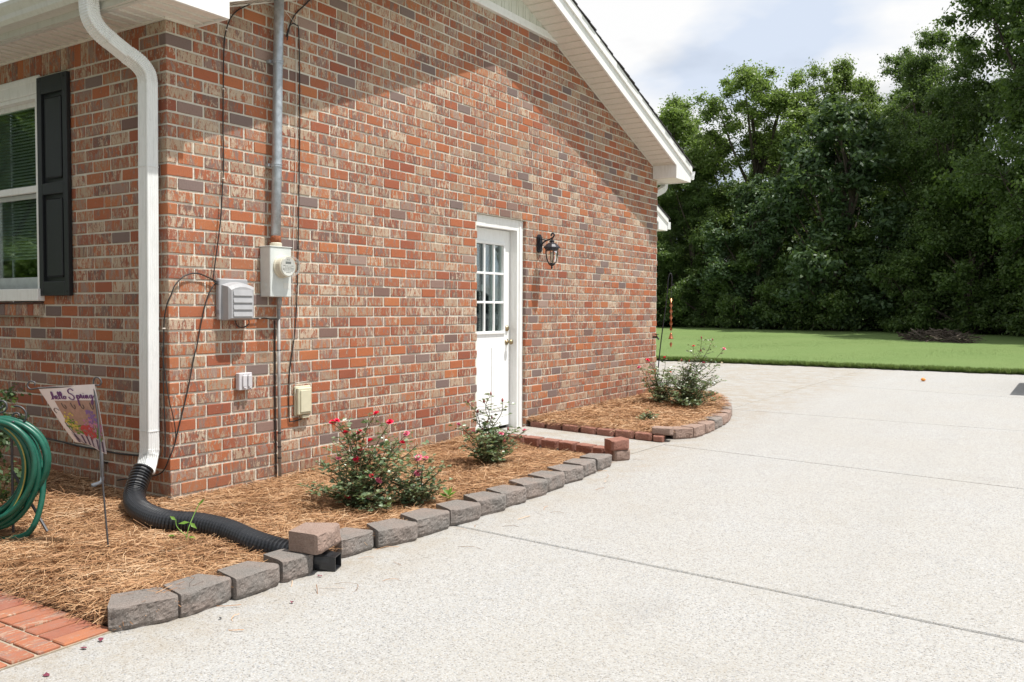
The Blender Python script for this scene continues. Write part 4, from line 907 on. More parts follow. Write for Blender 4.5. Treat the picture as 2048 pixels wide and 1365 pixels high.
def bed(name, poly, label):
    xs_ = np.arange(-2.7, 1.75, 0.05); ys_ = np.arange(-1.42, 7.85, 0.05)
    mm = MB(); idx = {}
    def vid(i, j):
        if (i, j) not in idx:
            x, y = xs_[i], ys_[j]; idx[(i, j)] = len(mm.v)
            mm.add([(x, y, mz(x, y)+random.uniform(-.008, .010))], [])
        return idx[(i, j)]
    for i in range(len(xs_)-1):
        cy_ = ys_[:-1]+.025; ins = inside(poly, np.full(len(cy_), xs_[i]+.025), cy_)
        for j in np.nonzero(ins)[0]:
            mm.f.append((vid(i, j), vid(i+1, j), vid(i+1, j+1), vid(i, j+1)))
    o = mm.build(name, M['litter'], smooth=True); return tag(o, kind='structure')
bed('planting_bed', BED1, ''); bed('planting_bed', BED2, '')
mzv = np.vectorize(mz)
def needles(name, poly, n, label, xb, yb, wid=0.0021, ln=(0.07, 0.20), lift=0.035, ground=mzv, cat='pine straw'):
    X = rng.uniform(*xb, n*3); Y = rng.uniform(*yb, n*3); k = inside(poly, X, Y) if poly else np.ones(n*3, bool); X, Y = X[k][:n], Y[k][:n]; n = len(X)
    a = rng.uniform(0, 2*math.pi, n)+0.6*np.sin(X*4+Y*3); Ln = rng.uniform(*ln, n)
    tilt = rng.normal(0, 0.16, n); bend = rng.normal(0, 0.5, n); up_ = rng.random(n) < 0.035; tilt = np.where(up_, rng.uniform(0.3, 0.9, n), tilt)
    zb = ground(X, Y)+rng.uniform(0.0, lift, n)
    pts = []
    for t in (-0.5, -0.17, 0.17, 0.5):
        an = a+bend*t; d = Ln*t
        zz_ = zb+d*np.sin(tilt)-0.10*Ln*(2*t)**2*rng.uniform(0, 1, n)
        pts.append(np.stack([X+np.cos(an)*d, Y+np.sin(an)*d, np.maximum(zz_, ground(X, Y)-0.012)], 1))
    rl = rng.uniform(-0.9, 0.9, n)
    w = np.stack([-np.sin(a)*np.cos(rl), np.cos(a)*np.cos(rl), np.sin(rl)], 1)*wid/2*rng.uniform(0.7, 1.4, n)[:, None]
    V = np.stack([q for p in pts for q in (p-w, p+w)], 1).reshape(-1, 3); b = (np.arange(n)*8)[:, None]
    Fc = np.concatenate([b+np.array([[0, 1, 3, 2]]), b+np.array([[2, 3, 5, 4]]), b+np.array([[4, 5, 7, 6]])], 0)
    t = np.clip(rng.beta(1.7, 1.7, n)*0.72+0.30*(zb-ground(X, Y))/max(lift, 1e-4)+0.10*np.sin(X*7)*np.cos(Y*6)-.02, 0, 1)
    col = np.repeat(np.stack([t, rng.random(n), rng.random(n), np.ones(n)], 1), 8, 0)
    o = np_mesh(name, V, Fc, M['straw'], col=col); return tag(o, label, cat, kind='stuff')
needles('pine_straw', BED1, 92000, 'brown pine straw mulch covering the bed beside the drain pipe', (-2.2, 1.62), (-1.37, 3.36))
needles('pine_straw', BED2, 26000, 'brown pine straw mulch covering the far bed past the door path', (-0.3, 1.62), (4.15, 7.8), wid=0.0032)
gzv = np.vectorize(lambda x, y: gz(x, y)+0.004)
needles('loose_needles', None, 34, 'a few loose pine needles scattered on the drive along the blocks', (1.66, 2.1), (-1.2, 3.2), wid=0.003, lift=0.004, ground=gzv, cat='pine needles')

# ------------------------------------------------------------------ edging blocks
from mathutils import noise as mnoise
def block(A, B, label, mat, cat='edging block', grp='edging blocks round the planting beds', h=0.10, depth=0.19, taper=0.70, z=None, name='edging_block', rough=0.0065, tilt=0.0):
    A = Vector((A[0], A[1], 0)); B = Vector((B[0], B[1], 0)); c = (A+B)/2; w = (B-A).length*0.955
    ux = (B-A).normalized(); uy = Vector((-ux.y, ux.x, 0))      # uy points into the bed (left of A->B)
    z0 = gz(c.x, c.y)+0.001 if z is None else z
    h *= random.uniform(0.97, 1.04); nx_, nz_ = 26, 11; sd = random.uniform(0, 50); mm = MB(); v = []; f = []
    ch = 0.10*w
    def top(s, dpt): return z0+h+tilt*(s/w)
    for k in range(nz_+1):
        for i in range(nx_+1):
            s = -w/2+w*i/nx_; t = k/nz_; e = min(i, nx_-i)/nx_*2; ez = min(k, nz_-k)/nz_*2
            d = 0.016*(1-min(1, e*5))+(0.010*(1-min(1, ez*3)) if k < nz_/2 else 0.004*(1-min(1, ez*4))) + rough*(1.5*mnoise.noise((s*16+sd, t*1.6, sd))+1.1*abs(mnoise.noise((s*48+sd, t*4.5, sd*2)))+0.6*mnoise.noise((s*120, t*12, sd*3)))*(0.35 if k in (0, nz_) or i in (0, nx_) else 1)
            p = c+ux*s+uy*d; v.append((p.x, p.y, z0+(top(s, 0)-z0)*t-(0.004*(1-min(1, ez*2.2)) if k == nz_ else 0)))
    idx = lambda i, k: k*(nx_+1)+i
    f += [(idx(i, k), idx(i+1, k), idx(i+1, k+1), idx(i, k+1)) for k in range(nz_) for i in range(nx_)]
    # body behind the split face
    n0 = len(v); bw = w*taper/2
    rings = ((w/2, 0.034), (w/2-0.004, 0.05), (bw, depth))
    for (hw, dd) in rings:
        for s in (-hw, hw):
            for tz in (0, 1):
                p = c+ux*s+uy*dd; v.append((p.x, p.y, z0 if tz == 0 else top(s, dd)+random.uniform(-.0015, .0015)))
    def q(r, s, t): return n0+r*4+s*2+t
    for r in range(2):
        f += [(q(r, 0, 1), q(r, 1, 1), q(r+1, 1, 1), q(r+1, 0, 1)), (q(r, 1, 0), q(r, 0, 0), q(r+1, 0, 0), q(r+1, 1, 0)), (q(r, 0, 0), q(r, 0, 1), q(r+1, 0, 1), q(r+1, 0, 0)), (q(r, 1, 1), q(r, 1, 0), q(r+1, 1, 0), q(r+1, 1, 1))]
    f.append((q(2, 0, 0), q(2, 0, 1), q(2, 1, 1), q(2, 1, 0)))
    f.append(tuple(idx(i, nz_) for i in range(nx_+1))+(q(0, 1, 1), q(0, 0, 1)))
    f.append(tuple(idx(i, 0) for i in range(nx_, -1, -1))+(q(0, 0, 0), q(0, 1, 0)))
    f.append(tuple(idx(0, k) for k in range(nz_+1))+(q(0, 0, 1), q(0, 0, 0)))
    f.append(tuple(idx(nx_, k) for k in range(nz_, -1, -1))+(q(0, 1, 0), q(0, 1, 1)))
    mm.add(v, f); o = mm.build(name, M[mat], None, (c.x, c.y, z0)); return tag(o, label, cat, grp)
ORD = ['first', 'second', 'third', 'fourth', 'fifth', 'sixth', 'seventh', 'eighth', 'ninth', 'tenth', 'eleventh', 'twelfth', 'thirteenth', 'fourteenth', 'fifteenth', 'sixteenth', 'seventeenth', 'eighteenth']
near = [((1.544, -1.404), (1.655, -1.142)), ((1.660, -1.137), (1.652, -0.858)), ((1.680, -0.865), (1.672, -0.595)), ((1.672, -0.585), (1.676, -0.385))]
near_l = ['dark grey edging block nearest the camera, touching the brick walkway', 'second grey edging block from the brick walkway', 'third grey edging block from the brick walkway', 'fourth grey edging block from the walkway, under the loose pink block']
for (a, b), l in zip(near, near_l): block(a, b, l, 'grey_stone')
run = [((1.632, -0.150), (1.636, 0.100)), ((1.668, 0.085), (1.735, 0.350)), ((1.715, 0.362), (1.735, 0.650)), ((1.722, 0.662), (1.769, 0.915)), ((1.722, 0.930), (1.780, 1.180)), ((1.730, 1.195), (1.768, 1.445)), ((1.728, 1.460), (1.772, 1.715)), ((1.738, 1.728), (1.745, 2.000)), ((1.705, 2.020), (1.742, 2.285)), ((1.715, 2.300), (1.695, 2.570)), ((1.701, 2.580), (1.689, 2.850))]
for i, (a, b) in enumerate(run): block(a, b, ('mossy grey edging block just right of the black pipe mouth' if i == 0 else ORD[i]+' grey edging block along the bed past the black pipe mouth'), 'grey_stone')
block((1.745, -0.425), (1.655, -0.175), 'pinkish edging block lying on top of the others above the pipe mouth', 'pink_stone', z=gz(1.7, -.3)+0.106, grp='loose block')
far = [((1.585, 4.33), (1.728, 4.49)), ((1.735, 4.50), (1.742, 4.79)), ((1.742, 4.80), (1.722, 5.10)), ((1.720, 5.11), (1.690, 5.42)), ((1.688, 5.43), (1.640, 5.74)), ((1.637, 5.75), (1.560, 6.05)), ((1.557, 6.06), (1.455, 6.36)), ((1.452, 6.37), (1.330, 6.66)), ((1.326, 6.67), (1.18, 6.95)), ((1.176, 6.96), (1.00, 7.22)), ((0.996, 7.23), (0.79, 7.47)), ((0.785, 7.475), (0.54, 7.65)), ((0.535, 7.655), (0.25, 7.75))]
for i, (a, b) in enumerate(far): block(a, b, 'pinkish edging block at the near corner of the far bed' if i == 0 else ORD[i]+' edging block round the far bed, counted from the door path', 'pink_stone' if i < 2 or i % 3 else 'grey_stone', depth=0.17)
xs_ = [0.035, 0.235, 0.425, 0.645, 0.855, 1.055, 1.265, 1.46]; yn = [4.215, 4.205, 4.205, 4.165, 4.12, 4.115, 4.11, 4.105]
for i in range(7):
    block((xs_[i]+.006, yn[i]+random.uniform(-.012, .012)), (xs_[i+1]-.006, yn[i+1]+random.uniform(-.012, .012)), ('thin red edging block against the wall on the far side of the path' if i == 0 else ORD[i]+' red edging block from the wall along the far side of the path'), 'red_stone', h=0.075, depth=0.13, taper=0.9, rough=0.004, grp='red blocks edging the door path')
block((1.475, 4.09), (1.575, 4.11), 'small red block standing at the far end of the door path', 'red_stone', h=0.06, depth=0.10, taper=0.95, rough=0.003, grp='red blocks edging the door path')
block((1.44, 4.13), (1.64, 4.17), 'pinkish block lying across the small block at the path end', 'pink_stone', h=0.07, depth=0.12, taper=0.9, z=gz(1.5, 4.1)+0.064, rough=0.003, grp='red blocks edging the door path')
sx = [0.36, 0.55, 0.745, 0.945, 1.14, 1.33, 1.47]; syy = [3.325, 3.305, 3.285, 3.245, 3.205, 3.165, 3.13]
for i in range(6):
    block((sx[i]+.005, syy[i]+random.uniform(-.01, .01)-.02), (sx[i+1]-.005, syy[i+1]+random.uniform(-.01, .01)-.02), ('red edging block nearest the door on the near side of the path' if i == 0 else ORD[i]+' red edging block from the door along the near side of the path'), 'red_stone', h=0.085, depth=0.10, taper=0.92, rough=0.004, grp='red blocks edging the door path')
block((1.485, 3.075), (1.575, 3.055), 'small upright red brick beside the tilted stack at the path end', 'red_stone', h=0.11, depth=0.07, taper=0.95, rough=0.003, grp='red blocks edging the door path')
block((1.615, 3.03), (1.70, 3.16), 'grey block under a red block at the near end of the path', 'pink_stone', h=0.085, depth=0.14, taper=0.95, rough=0.004, grp='red blocks edging the door path')
block((1.60, 3.00), (1.70, 3.14), 'red block tilted on top of another at the near end of the path', 'red_stone', h=0.085, depth=0.15, taper=0.95, z=gz(1.65, 3.1)+0.09, rough=0.004, tilt=0.01, grp='red blocks edging the door path')

# ------------------------------------------------------------------ plants
def leaves_np(P, D, N, L, W, fold=0.25):
    # P base points, D unit directions, N unit normals
    S = np.cross(D, N); S /= np.linalg.norm(S, axis=1)[:, None]+1e-9
    L = L[:, None]; W = W[:, None]
    mid = P+D*L*0.45
    V = np.stack([P, mid+S*W/2+N*W*fold, P+D*L, mid-S*W/2+N*W*fold], 1).reshape(-1, 3); n = len(P); b = (np.arange(n)*4)[:, None]
    Fc = np.concatenate([b+np.array([[0, 1, 2]]), b+np.array([[0, 2, 3]])], 0); return V, Fc
def unit(a): return a/(np.linalg.norm(a, axis=-1, keepdims=True)+1e-9)
def rose(name, base, flowers, label, width, height, nstem, nleaf, seed, lowfill=0.5, lean=(0, 0), pale=0.35, lsz=0.036, budp=0.22):
    g = np.random.default_rng(seed); rnd = random.Random(seed); base = Vector(base)
    e = thing(name, base, label, 'rose bush', 'rose bushes in the pine straw beds'); LP, LD = [], []; st = MB()
    tips = [Vector(f) for f in flowers]
    ends = [t for t in tips]
    while len(ends) < nstem:
        a = rnd.uniform(0, 2*math.pi); r = width/2*math.sqrt(rnd.random()); ends.append(base+Vector((math.cos(a)*r+lean[0], math.sin(a)*r+lean[1], height*rnd.uniform(0.12, 0.9))))
    for t in ends:
        b0 = base+Vector((rnd.uniform(-.05, .05), rnd.uniform(-.05, .05), -0.02)); d = t-b0
        m1 = b0+Vector((d.x*0.25+rnd.uniform(-.04, .04), d.y*0.25+rnd.uniform(-.04, .04), d.z*0.45)); m2 = b0+Vector((d.x*0.7+rnd.uniform(-.04, .04), d.y*0.7+rnd.uniform(-.04, .04), d.z*0.8))
        P = smooth_path([b0, m1, m2, t], 6); n = len(P); st.tube(P, [0.0055*(1-0.72*i/(n-1)) for i in range(n)], 5)
        for i in range(4, n-1):
            for q in range(rnd.choice((1, 2, 2, 3))):
                # compound leaf: a short petiole with five leaflets
                an = rnd.uniform(0, 2*math.pi); pd = Vector((math.cos(an), math.sin(an), rnd.uniform(-.15, .6))).normalized(); pl = rnd.uniform(.03, .075)
                o = P[i]; st.tube([o, o+pd*pl], 0.0012, 3, cap=False)
                for t_ in (0.45, 0.45, 0.75, 0.75, 1.0):
                    sd = Vector((-pd.y, pd.x, rnd.uniform(-.2, .3)))*(rnd.choice((-1, 1)) if t_ < 1 else 0.1); LP.append(o+pd*pl*t_); LD.append((pd*0.6+sd).normalized())
    LP = np.array([tuple(p) for p in LP]); LD = np.array([tuple(p) for p in LD])
    if len(LP) > nleaf: k = g.choice(len(LP), nleaf, replace=False); LP, LD = LP[k], LD[k]
    n = len(LP); N = unit(np.stack([g.normal(0, .55, n), g.normal(0, .55, n), np.ones(n)], 1)); N = unit(N-LD*np.sum(N*LD, 1, keepdims=True))
    V, Fc = leaves_np(LP, LD, N, g.uniform(.7, 1.25, n)*lsz, g.uniform(.6, .85, n)*lsz); V[:, 2] = np.maximum(V[:, 2], base.z+0.005)
    col = np.repeat(np.stack([g.random(n), g.random(n), g.random(n), np.ones(n)], 1), 4, 0)
    st.build('stems', M['stem'], e); np_mesh('leaves', V, Fc, M['rose_leaf'], e, col=col)
    for i, t in enumerate(tips):
        mm = MB(); kind = rnd.random(); s = rnd.uniform(.75, 1.15)
        if kind < 1-budp:
            R0 = 0.020*s; tiltv = Vector((rnd.uniform(-.5, .8), rnd.uniform(-.8, .3), 1)).normalized(); X = tiltv.orthogonal().normalized(); Yv = tiltv.cross(X)
            for ring, (cnt, rad, hh) in enumerate(((6, 1.0, 0.2), (5, 0.68, 0.62), (3, 0.34, 0.9))):
                for q in range(cnt):
                    a = 2*math.pi*(q+0.4*ring)/cnt+rnd.uniform(-.2, .2); dr = X*math.cos(a)+Yv*math.sin(a); sd = tiltv.cross(dr); w = R0*0.62*rad+.004
                    p0 = t; p1 = t+dr*(R0*0.55*rad)+tiltv*(R0*hh*0.45)
                    p2 = t+dr*(R0*rad)+tiltv*(R0*hh); mm.add([p0, p1+sd*w, p2+sd*w*0.75+tiltv*rnd.uniform(-.003, .003), p2+dr*.004, p2-sd*w*0.75+tiltv*rnd.uniform(-.003, .003), p1-sd*w], [(0, 1, 2, 3), (0, 3, 4, 5)])
            mm.build('flower', M['petal_pale'] if rnd.random() < pale else M['petal'], e)
        else:
            mm.lathe([(0.002, -.006), (0.009*s, 0), (0.010*s, .010), (0.005*s, .020), (0.001, .026)], t, (rnd.uniform(-.3, .3), rnd.uniform(-.3, .3), 1), 8); mm.build('bud', M['bud'], e, smooth=True)
    return e
R1 = [(0.910,0.507,0.485),(1.138,0.658,0.542),(0.979,0.550,0.423),(1.052,0.597,0.427),(1.210,0.702,0.489),(1.297,0.756,0.418),(1.278,0.741,0.362),(1.110,0.633,0.371),(1.057,0.596,0.318),(1.058,0.560,0.262),(0.969,0.50,0.268),(1.152,0.60,0.163),(1.186,0.62,0.132),(1.042,0.50,0.032),(0.985,0.47,0.058),(1.160,0.57,0.042),(0.933,0.523,0.498)]
rose('rose_bush', (1.06, 0.585, -0.045), R1, 'large rose bush with many red blooms in front of the beige box', 0.80, 0.48, 54, 1750, 11, pale=0.2)
rose('rose_bush', (1.31, 0.79, -0.035), [(1.363, 0.788, 0.173), (1.402, 0.818, 0.263), (1.358, 0.80, 0.266)], 'low rose sprig with few blooms at the right foot of the large bush', 0.42, 0.30, 26, 520, 12, pale=0.6)
R2 = [(0.955,2.186,0.528),(0.911,2.155,0.469),(1.031,2.234,0.478),(0.966,2.185,0.345),(0.870,2.125,0.391),(0.806,2.087,0.465),(0.906,2.142,0.251),(1.030,2.222,0.228),(1.072,2.251,0.256),(1.051,2.233,0.162),(0.841,2.099,0.231),(0.748,2.041,0.293),(0.934,2.163,0.306),(1.18,2.32,0.25)]
rose('rose_bush', (0.95, 2.16, -0.01), R2, 'rose bush with small pink blooms in front of the white door', 0.56, 0.34, 34, 1100, 13, pale=0.9, budp=0.6)
R3 = [(1.149,6.175,0.869),(1.256,6.243,0.847),(1.075,6.123,0.777),(1.148,6.168,0.720),(1.369,6.313,0.750),(0.963,6.043,0.611),(1.035,6.089,0.605),(1.107,6.127,0.393),(1.051,6.088,0.324),(1.175,6.180,0.583),(1.294,6.241,0.222),(1.008,6.068,0.519)]
rose('rose_bush', (1.0, 6.07, 0.06), R3, 'tall rose bush in the far bed at the end of the wall', 0.88, 0.62, 62, 2600, 14, pale=0.7, budp=0.5)
rose('rose_bush', (0.58, 6.32, 0.065), [(0.456,6.230,0.590),(0.639,6.335,0.256),(0.685,6.373,0.447),(0.630,6.345,0.621), (0.36, 6.2, 0.5)], 'smaller rose bush by the shepherd hook against the far wall', 0.55, 0.50, 30, 900, 15, pale=0.3)
rose('rose_bush', (1.04, 4.96, 0.035), [], 'tiny rose seedling without blooms in the far bed', 0.16, 0.12, 9, 130, 16)
wd = thing('weed_seedling', (0.90, -0.56, -0.03), 'bright green weed seedling growing in front of the drain pipe', 'weed')
mm = MB(); mm.tube(smooth_path([(0.90, -0.56, -0.04), (0.90, -0.54, 0.04), (0.89, -0.50, 0.10), (0.90, -0.47, 0.16)], 5), 0.0025, 5); mm.tube(smooth_path([(0.90, -0.55, 0.0), (0.86, -0.58, 0.05), (0.85, -0.58, 0.09)], 4), 0.002, 5); mm.build('stem', M['weed_stem'], wd)
Pn = np.array([(0.895, -0.53, 0.07), (0.895, -0.53, 0.07), (0.90, -0.47, 0.155), (0.85, -0.58, 0.0), (0.91, -0.55, 0.0), (0.85, -0.58, 0.085), (0.90, -0.47, 0.15)]); Dn = unit(np.array([(-0.7, -0.6, -0.1), (0.7, 0.3, -0.6), (0.5, 0.4, 0.7), (-0.8, -0.5, 0.1), (0.8, 0.2, -0.1), (-.5, -.2, .3), (-.3, .6, .6)])); Nn = unit(np.array([(0.3, -0.5, 0.8), (0.5, -0.6, 0.6), (0.3, -0.7, 0.4), (0.1, -0.2, 1), (0.1, -0.2, 1), (.2, -.6, .7), (.2, -.7, .4)]))
Nn = unit(Nn-Dn*np.sum(Nn*Dn, 1, keepdims=True)); V, Fc = leaves_np(Pn, Dn, Nn, np.array([.058, .054, .04, .045, .05, .04, .03]), np.array([.023, .021, .016, .02, .022, .018, .015]), 0.15)
np_mesh('leaves', V, Fc, M['weed_leaf'], wd, col=np.repeat(rng.random((7, 4)), 4, 0))
wd2 = thing('weed_seedling', (1.44, 1.0, -0.02), 'small bright green weed in the straw beside the grey edging blocks', 'weed')
n = 9; Pn = np.array([(1.44, 1.0, -0.02+0.03*random.random()) for _ in range(n)]); Dn = unit(rng.normal(0, 1, (n, 3))*[1, 1, .3]+[0, 0, .6]); Nn = unit(np.array([(0, 0, 1.)]*n)+rng.normal(0, .3, (n, 3))); Nn = unit(Nn-Dn*np.sum(Nn*Dn, 1, keepdims=True)); V, Fc = leaves_np(Pn, Dn, Nn, rng.uniform(.04, .08, n), rng.uniform(.015, .025, n), .15)
np_mesh('leaves', V, Fc, M['weed_leaf'], wd2, col=np.repeat(rng.random((n, 4)), 4, 0))

def cloud(n, centers, radii, size, g, flat=0.75, asp=0.55, up=0.35):
    k = g.integers(0, len(centers), n); dirs = unit(g.normal(0, 1, (n, 3))); rad = np.minimum(np.abs(g.normal(0, .60, n)), 1.25)+.12
    P = centers[k]+dirs*(radii[k]*rad)[:, None]*np.array([1, 1, flat])
    D = unit(dirs*0.5+g.normal(0, .8, (n, 3))); N = unit(dirs*0.6+np.array([0, 0, up])+g.normal(0, .55, (n, 3))); S = unit(np.cross(D, N)); D = np.cross(N, S)
    L = g.uniform(.65, 1.3, n)*size; W = L*asp
    V = np.stack([P-D*L[:, None]/2, P+S*W[:, None]/2+N*(L*.08)[:, None], P+D*L[:, None]/2, P-S*W[:, None]/2+N*(L*.08)[:, None]], 1).reshape(-1, 3)
    return V, np.arange(4*n).reshape(-1, 4), np.repeat(np.stack([np.clip(g.normal(.5, .22, n), 0, 1), g.random(n), g.random(n), np.ones(n)], 1), 4, 0)
def tree_meshes(seed, H, Rad, nl, leaf, nleaf, low=0.12, top_sharp=1.0, asp=0.55):
    g = np.random.default_rng(seed); rn = random.Random(seed)
    # main lobes distributed through an egg-shaped envelope, then smaller clumps on each lobe
    lob = []
    for i in range(nl):
        t = low+(0.93-low)*(i+0.5)/nl; t = min(0.92, t+rn.uniform(-.03, .03))
        env = 0.72+0.28*t/.35 if t < .35 else math.sqrt(max(.05, 1-((t-.35)/.70)**2))
        a = i*2.399+rn.uniform(-.5, .5); rr = Rad*env*(rn.uniform(.45, .80) if i % 3 else rn.uniform(.0, .30))
        lob.append((math.cos(a)*rr, math.sin(a)*rr, H*t*.97, Rad*rn.uniform(.30, .46)*(1.0-0.30*t)))
    lob.append((rn.uniform(-.3, .3), rn.uniform(-.3, .3), H*0.91, Rad*.26))
    cl, cr_ = [], []
    for (x, y, z, r) in lob:
        for q in range(13):
            d = unit(g.normal(0, 1, 3)+np.array([x, y, 0])/max(.5, hypot(x, y))*.5+np.array([0, 0, .25])); c = np.array([x, y, z])+d*r*g.uniform(.35, 1.1); c[2] = min(max(c[2], .35), H*.985)
            cl.append(c); cr_.append(r*g.uniform(.28, .60))
    V, Fc, col = cloud(nleaf, np.array(cl), np.array(cr_), leaf, g, .7, asp)
    t = MB(); tr = Rad*0.055+0.06; tp = smooth_path([(0, 0, -.1), (rn.uniform(-.15, .15), rn.uniform(-.15, .15), H*.25), (rn.uniform(-.4, .4), rn.uniform(-.4, .4), H*.6), (lob[-1][0], lob[-1][1], H*.84)], 6)
    t.tube(tp, [tr*(1.15-1.05*i/(len(tp)-1)) for i in range(len(tp))], 9)
    for (x, y, z, r) in lob[:-1]:
        b = tp[min(len(tp)-2, max(2, int((z/H-.22)*len(tp))))]; e = Vector((x, y, z)); mid = b.lerp(e, .5)+Vector((0, 0, -.12*(e-b).length+.2)); L = smooth_path([b, mid, e], 5); n = len(L)
        t.tube(L, [tr*.42*(1-.85*i/(n-1)) for i in range(n)], 6, cap=False)
        for q in range(4):
            e2 = e+Vector(tuple(unit(g.normal(0, 1, 3))*r)); t.tube([e, e.lerp(e2, .5)+Vector((0, 0, .1)), e2], [tr*.07, tr*.05, tr*.02], 4, cap=False)
    return t, V, Fc, col
KINDS = {
 'bright': (tree_meshes(101, 12.0, 3.6, 30, 0.125, 105000, .08), 'tree_leaf'),
 'bright2': (tree_meshes(102, 12.0, 3.2, 28, 0.12, 100000, .08), 'tree_leaf'),
 'oak': (tree_meshes(103, 15.0, 4.6, 42, 0.14, 140000, .05), 'oak_leaf'),
 'oak2': (tree_meshes(104, 15.0, 4.2, 40, 0.14, 132000, .05), 'oak_leaf'),
 'magnolia': (tree_meshes(105, 9.0, 2.7, 30, 0.20, 36000, .06, asp=.5), 'glossy_leaf'),
 'shrub': (tree_meshes(106, 3.6, 2.2, 16, 0.12, 30000, .04), 'oak_leaf'),
 'shrub2': (tree_meshes(107, 3.0, 2.0, 16, 0.12, 30000, .04), 'oak_leaf')}
H0 = {'bright': 12., 'bright2': 12., 'oak': 15., 'oak2': 15., 'magnolia': 9., 'shrub': 3.6, 'shrub2': 3.0}
PROTO = {}
def tree(kind, x, y, H, wscale, rz, label, cat='tree', grp='trees behind the back lawn', name='broadleaf_tree'):
    s = H/H0[kind]; loc = (x, y, gz(x, y)-0.05)
    e = thing(name, loc, label, cat, grp); e.rotation_euler = (0, 0, rz); e.scale = (s*wscale, s*wscale, s)
    if kind not in PROTO:
        (t, V, Fc, col), mat = KINDS[kind]
        ORG[e.name] = Vector((0, 0, 0)); a = t.build('trunk', M['bark'], e, smooth=True); b = np_mesh('crown', V, Fc, M[mat], e, col=col); PROTO[kind] = (a, b)
    else:
        for p in PROTO[kind]:
            c = p.copy(); C.objects.link(c); c.parent = e
    return e
tree('bright', -8.1, 37.0, 12.2, 1.10, 0.3, 'light green tree with rounded crown, leftmost tall tree against the sky')
tree('bright2', -12.3, 37.5, 11.5, 1.2, 2.0, 'light green tree showing just right of the house eave')
tree('bright2', -4.6, 39.0, 12.6, 0.85, 4.1, 'narrow tree in the gap between the two tall tree masses')
tree('oak', -0.6, 37.5, 12.9, 0.80, -1.4, 'tall dark tree stepping up left of the highest crown')
tree('oak2', 4.2, 34.0, 19.0, 0.95, 3.9, 'highest dark tree running out of the top of the picture')
tree('oak', 7.4, 30.5, 19.0, 0.95, 3.3, 'large dark tree cut off by the right edge of the picture')
tree('magnolia', -3.3, 32.5, 9.3, 1.05, 0.7, 'glossy-leaved broad tree standing in front of the tree line')
tree('oak2', 5.0, 27.6, 12.0, 0.95, 2.2, 'dark tree overhanging the lawn behind the brush pile', )
tree('oak', -15.5, 38.0, 9.5, 1.1, 4.0, 'dark tree partly hidden behind the far corner of the house')
tree('bright', 10.5, 27.0, 14.0, 1.1, 5.0, 'tree right of the picture whose shade falls on the lawn')
tree('magnolia', -6.9, 33.5, 6.6, 1.1, 2.6, 'low glossy tree left of the broad glossy-leaved tree')
tree('oak2', -10.2, 35.2, 7.2, 1.15, 1.0, 'lower dark tree beneath the leftmost light green tree')
tree('oak', 0.4, 33.2, 9.4, 1.0, 2.8, 'lower dark tree behind the brush pile')
tree('oak2', -13.0, 34.0, 6.4, 1.2, 5.5, 'low dark tree beside the lower rear eave')
for i, (x, y, s, k) in enumerate([(-16.5, 35.5, 1.2, 'shrub'), (-13.8, 34.6, .95, 'shrub2'), (-11.6, 34.4, 1.05, 'shrub'), (-9.2, 33.9, .9, 'shrub2'), (-7.0, 33.4, .95, 'shrub'), (-4.9, 33.0, 1.0, 'shrub2'), (-2.6, 32.4, 1.1, 'shrub'), (-0.5, 31.8, 1.0, 'shrub2'), (1.6, 31.2, 1.1, 'shrub'), (3.7, 30.6, 1.0, 'shrub2'), (5.8, 30.2, 1.15, 'shrub'), (-12.0, 39, 1.9, 'shrub'), (-6.0, 40, 1.9, 'shrub2'), (0.0, 38, 1.9, 'shrub'), (4.0, 36, 1.9, 'shrub2')]):
    tree(k, x, y, H0[k]*s, 1.0, i*1.3, (ORD[i]+' dark undergrowth shrub from the left along the foot of the trees' if i < 11 else ORD[i-11]+' shrub from the left deep in the shade behind the trees'), 'shrub', 'undergrowth along the tree line', 'undergrowth_shrub')
tree('oak', -16.0, -13.0, 13.0, 1.0, 0.9, 'front yard tree seen only as green reflection in the window')
tree('oak2', -7.6, 42.5, 11.3, 1.0, 3.7, 'dark tree filling the gap behind the leftmost light green tree')
tree('oak', -2.6, 43.0, 12.2, 0.9, 5.7, 'dark tree filling the gap behind the narrow tree')
tree('bright', -11.0, -12.5, 10.0, 1.1, 2.9, 'smaller front yard tree seen only reflected in the window')
tree('oak2', -24.0, -12.0, 14.0, 1.1, 1.9, 'farther front yard tree seen only reflected in the window')
for i, (kx, x, y, h, w, rz) in enumerate((('bright2', -5.5, -11.0, 11.5, 1.15, .4), ('oak', -0.5, -14.0, 13.0, 1.0, 2.2), ('bright', -20.0, -8.5, 11.0, 1.1, 3.1), ('oak2', 5.0, -17.0, 13.5, 1.0, 4.4))):  # unseen trees added to cut the sky fill on the front wall
    tree(kx, x, y, h, w, rz, ('unseen tree added in the yard to shade the front wall', 'tall unseen tree added behind the camera to shade the front wall', 'unseen tree added far left in the front yard for shade and reflection', 'unseen tree added farther behind the camera to shade the front wall')[i], grp='unseen front yard trees added for shade')
# clipped dark shrub at the left edge by the hose
bs = thing('garden_shrub', (-0.62, -0.75, -0.02), 'dark leafy shrub at the left edge behind the hose', 'shrub')
g = np.random.default_rng(31); cen = np.array([(-0.68+g.normal(0, .13), -0.78+g.normal(0, .12), .30+g.uniform(-.28, .36)) for _ in range(36)])
V, Fc, col = cloud(2600, cen, np.full(36, .10), .036, g); np_mesh('foliage', V, Fc, M['glossy_leaf'], bs, col=col)
mm = MB()
for c in cen[::2]: mm.tube([(-0.66, -0.76, -.05), tuple(np.array((-0.66, -0.76, 0))*.5+c*.5), tuple(c)], [.006, .005, .002], 5)
mm.build('stems', M['stem'], bs)

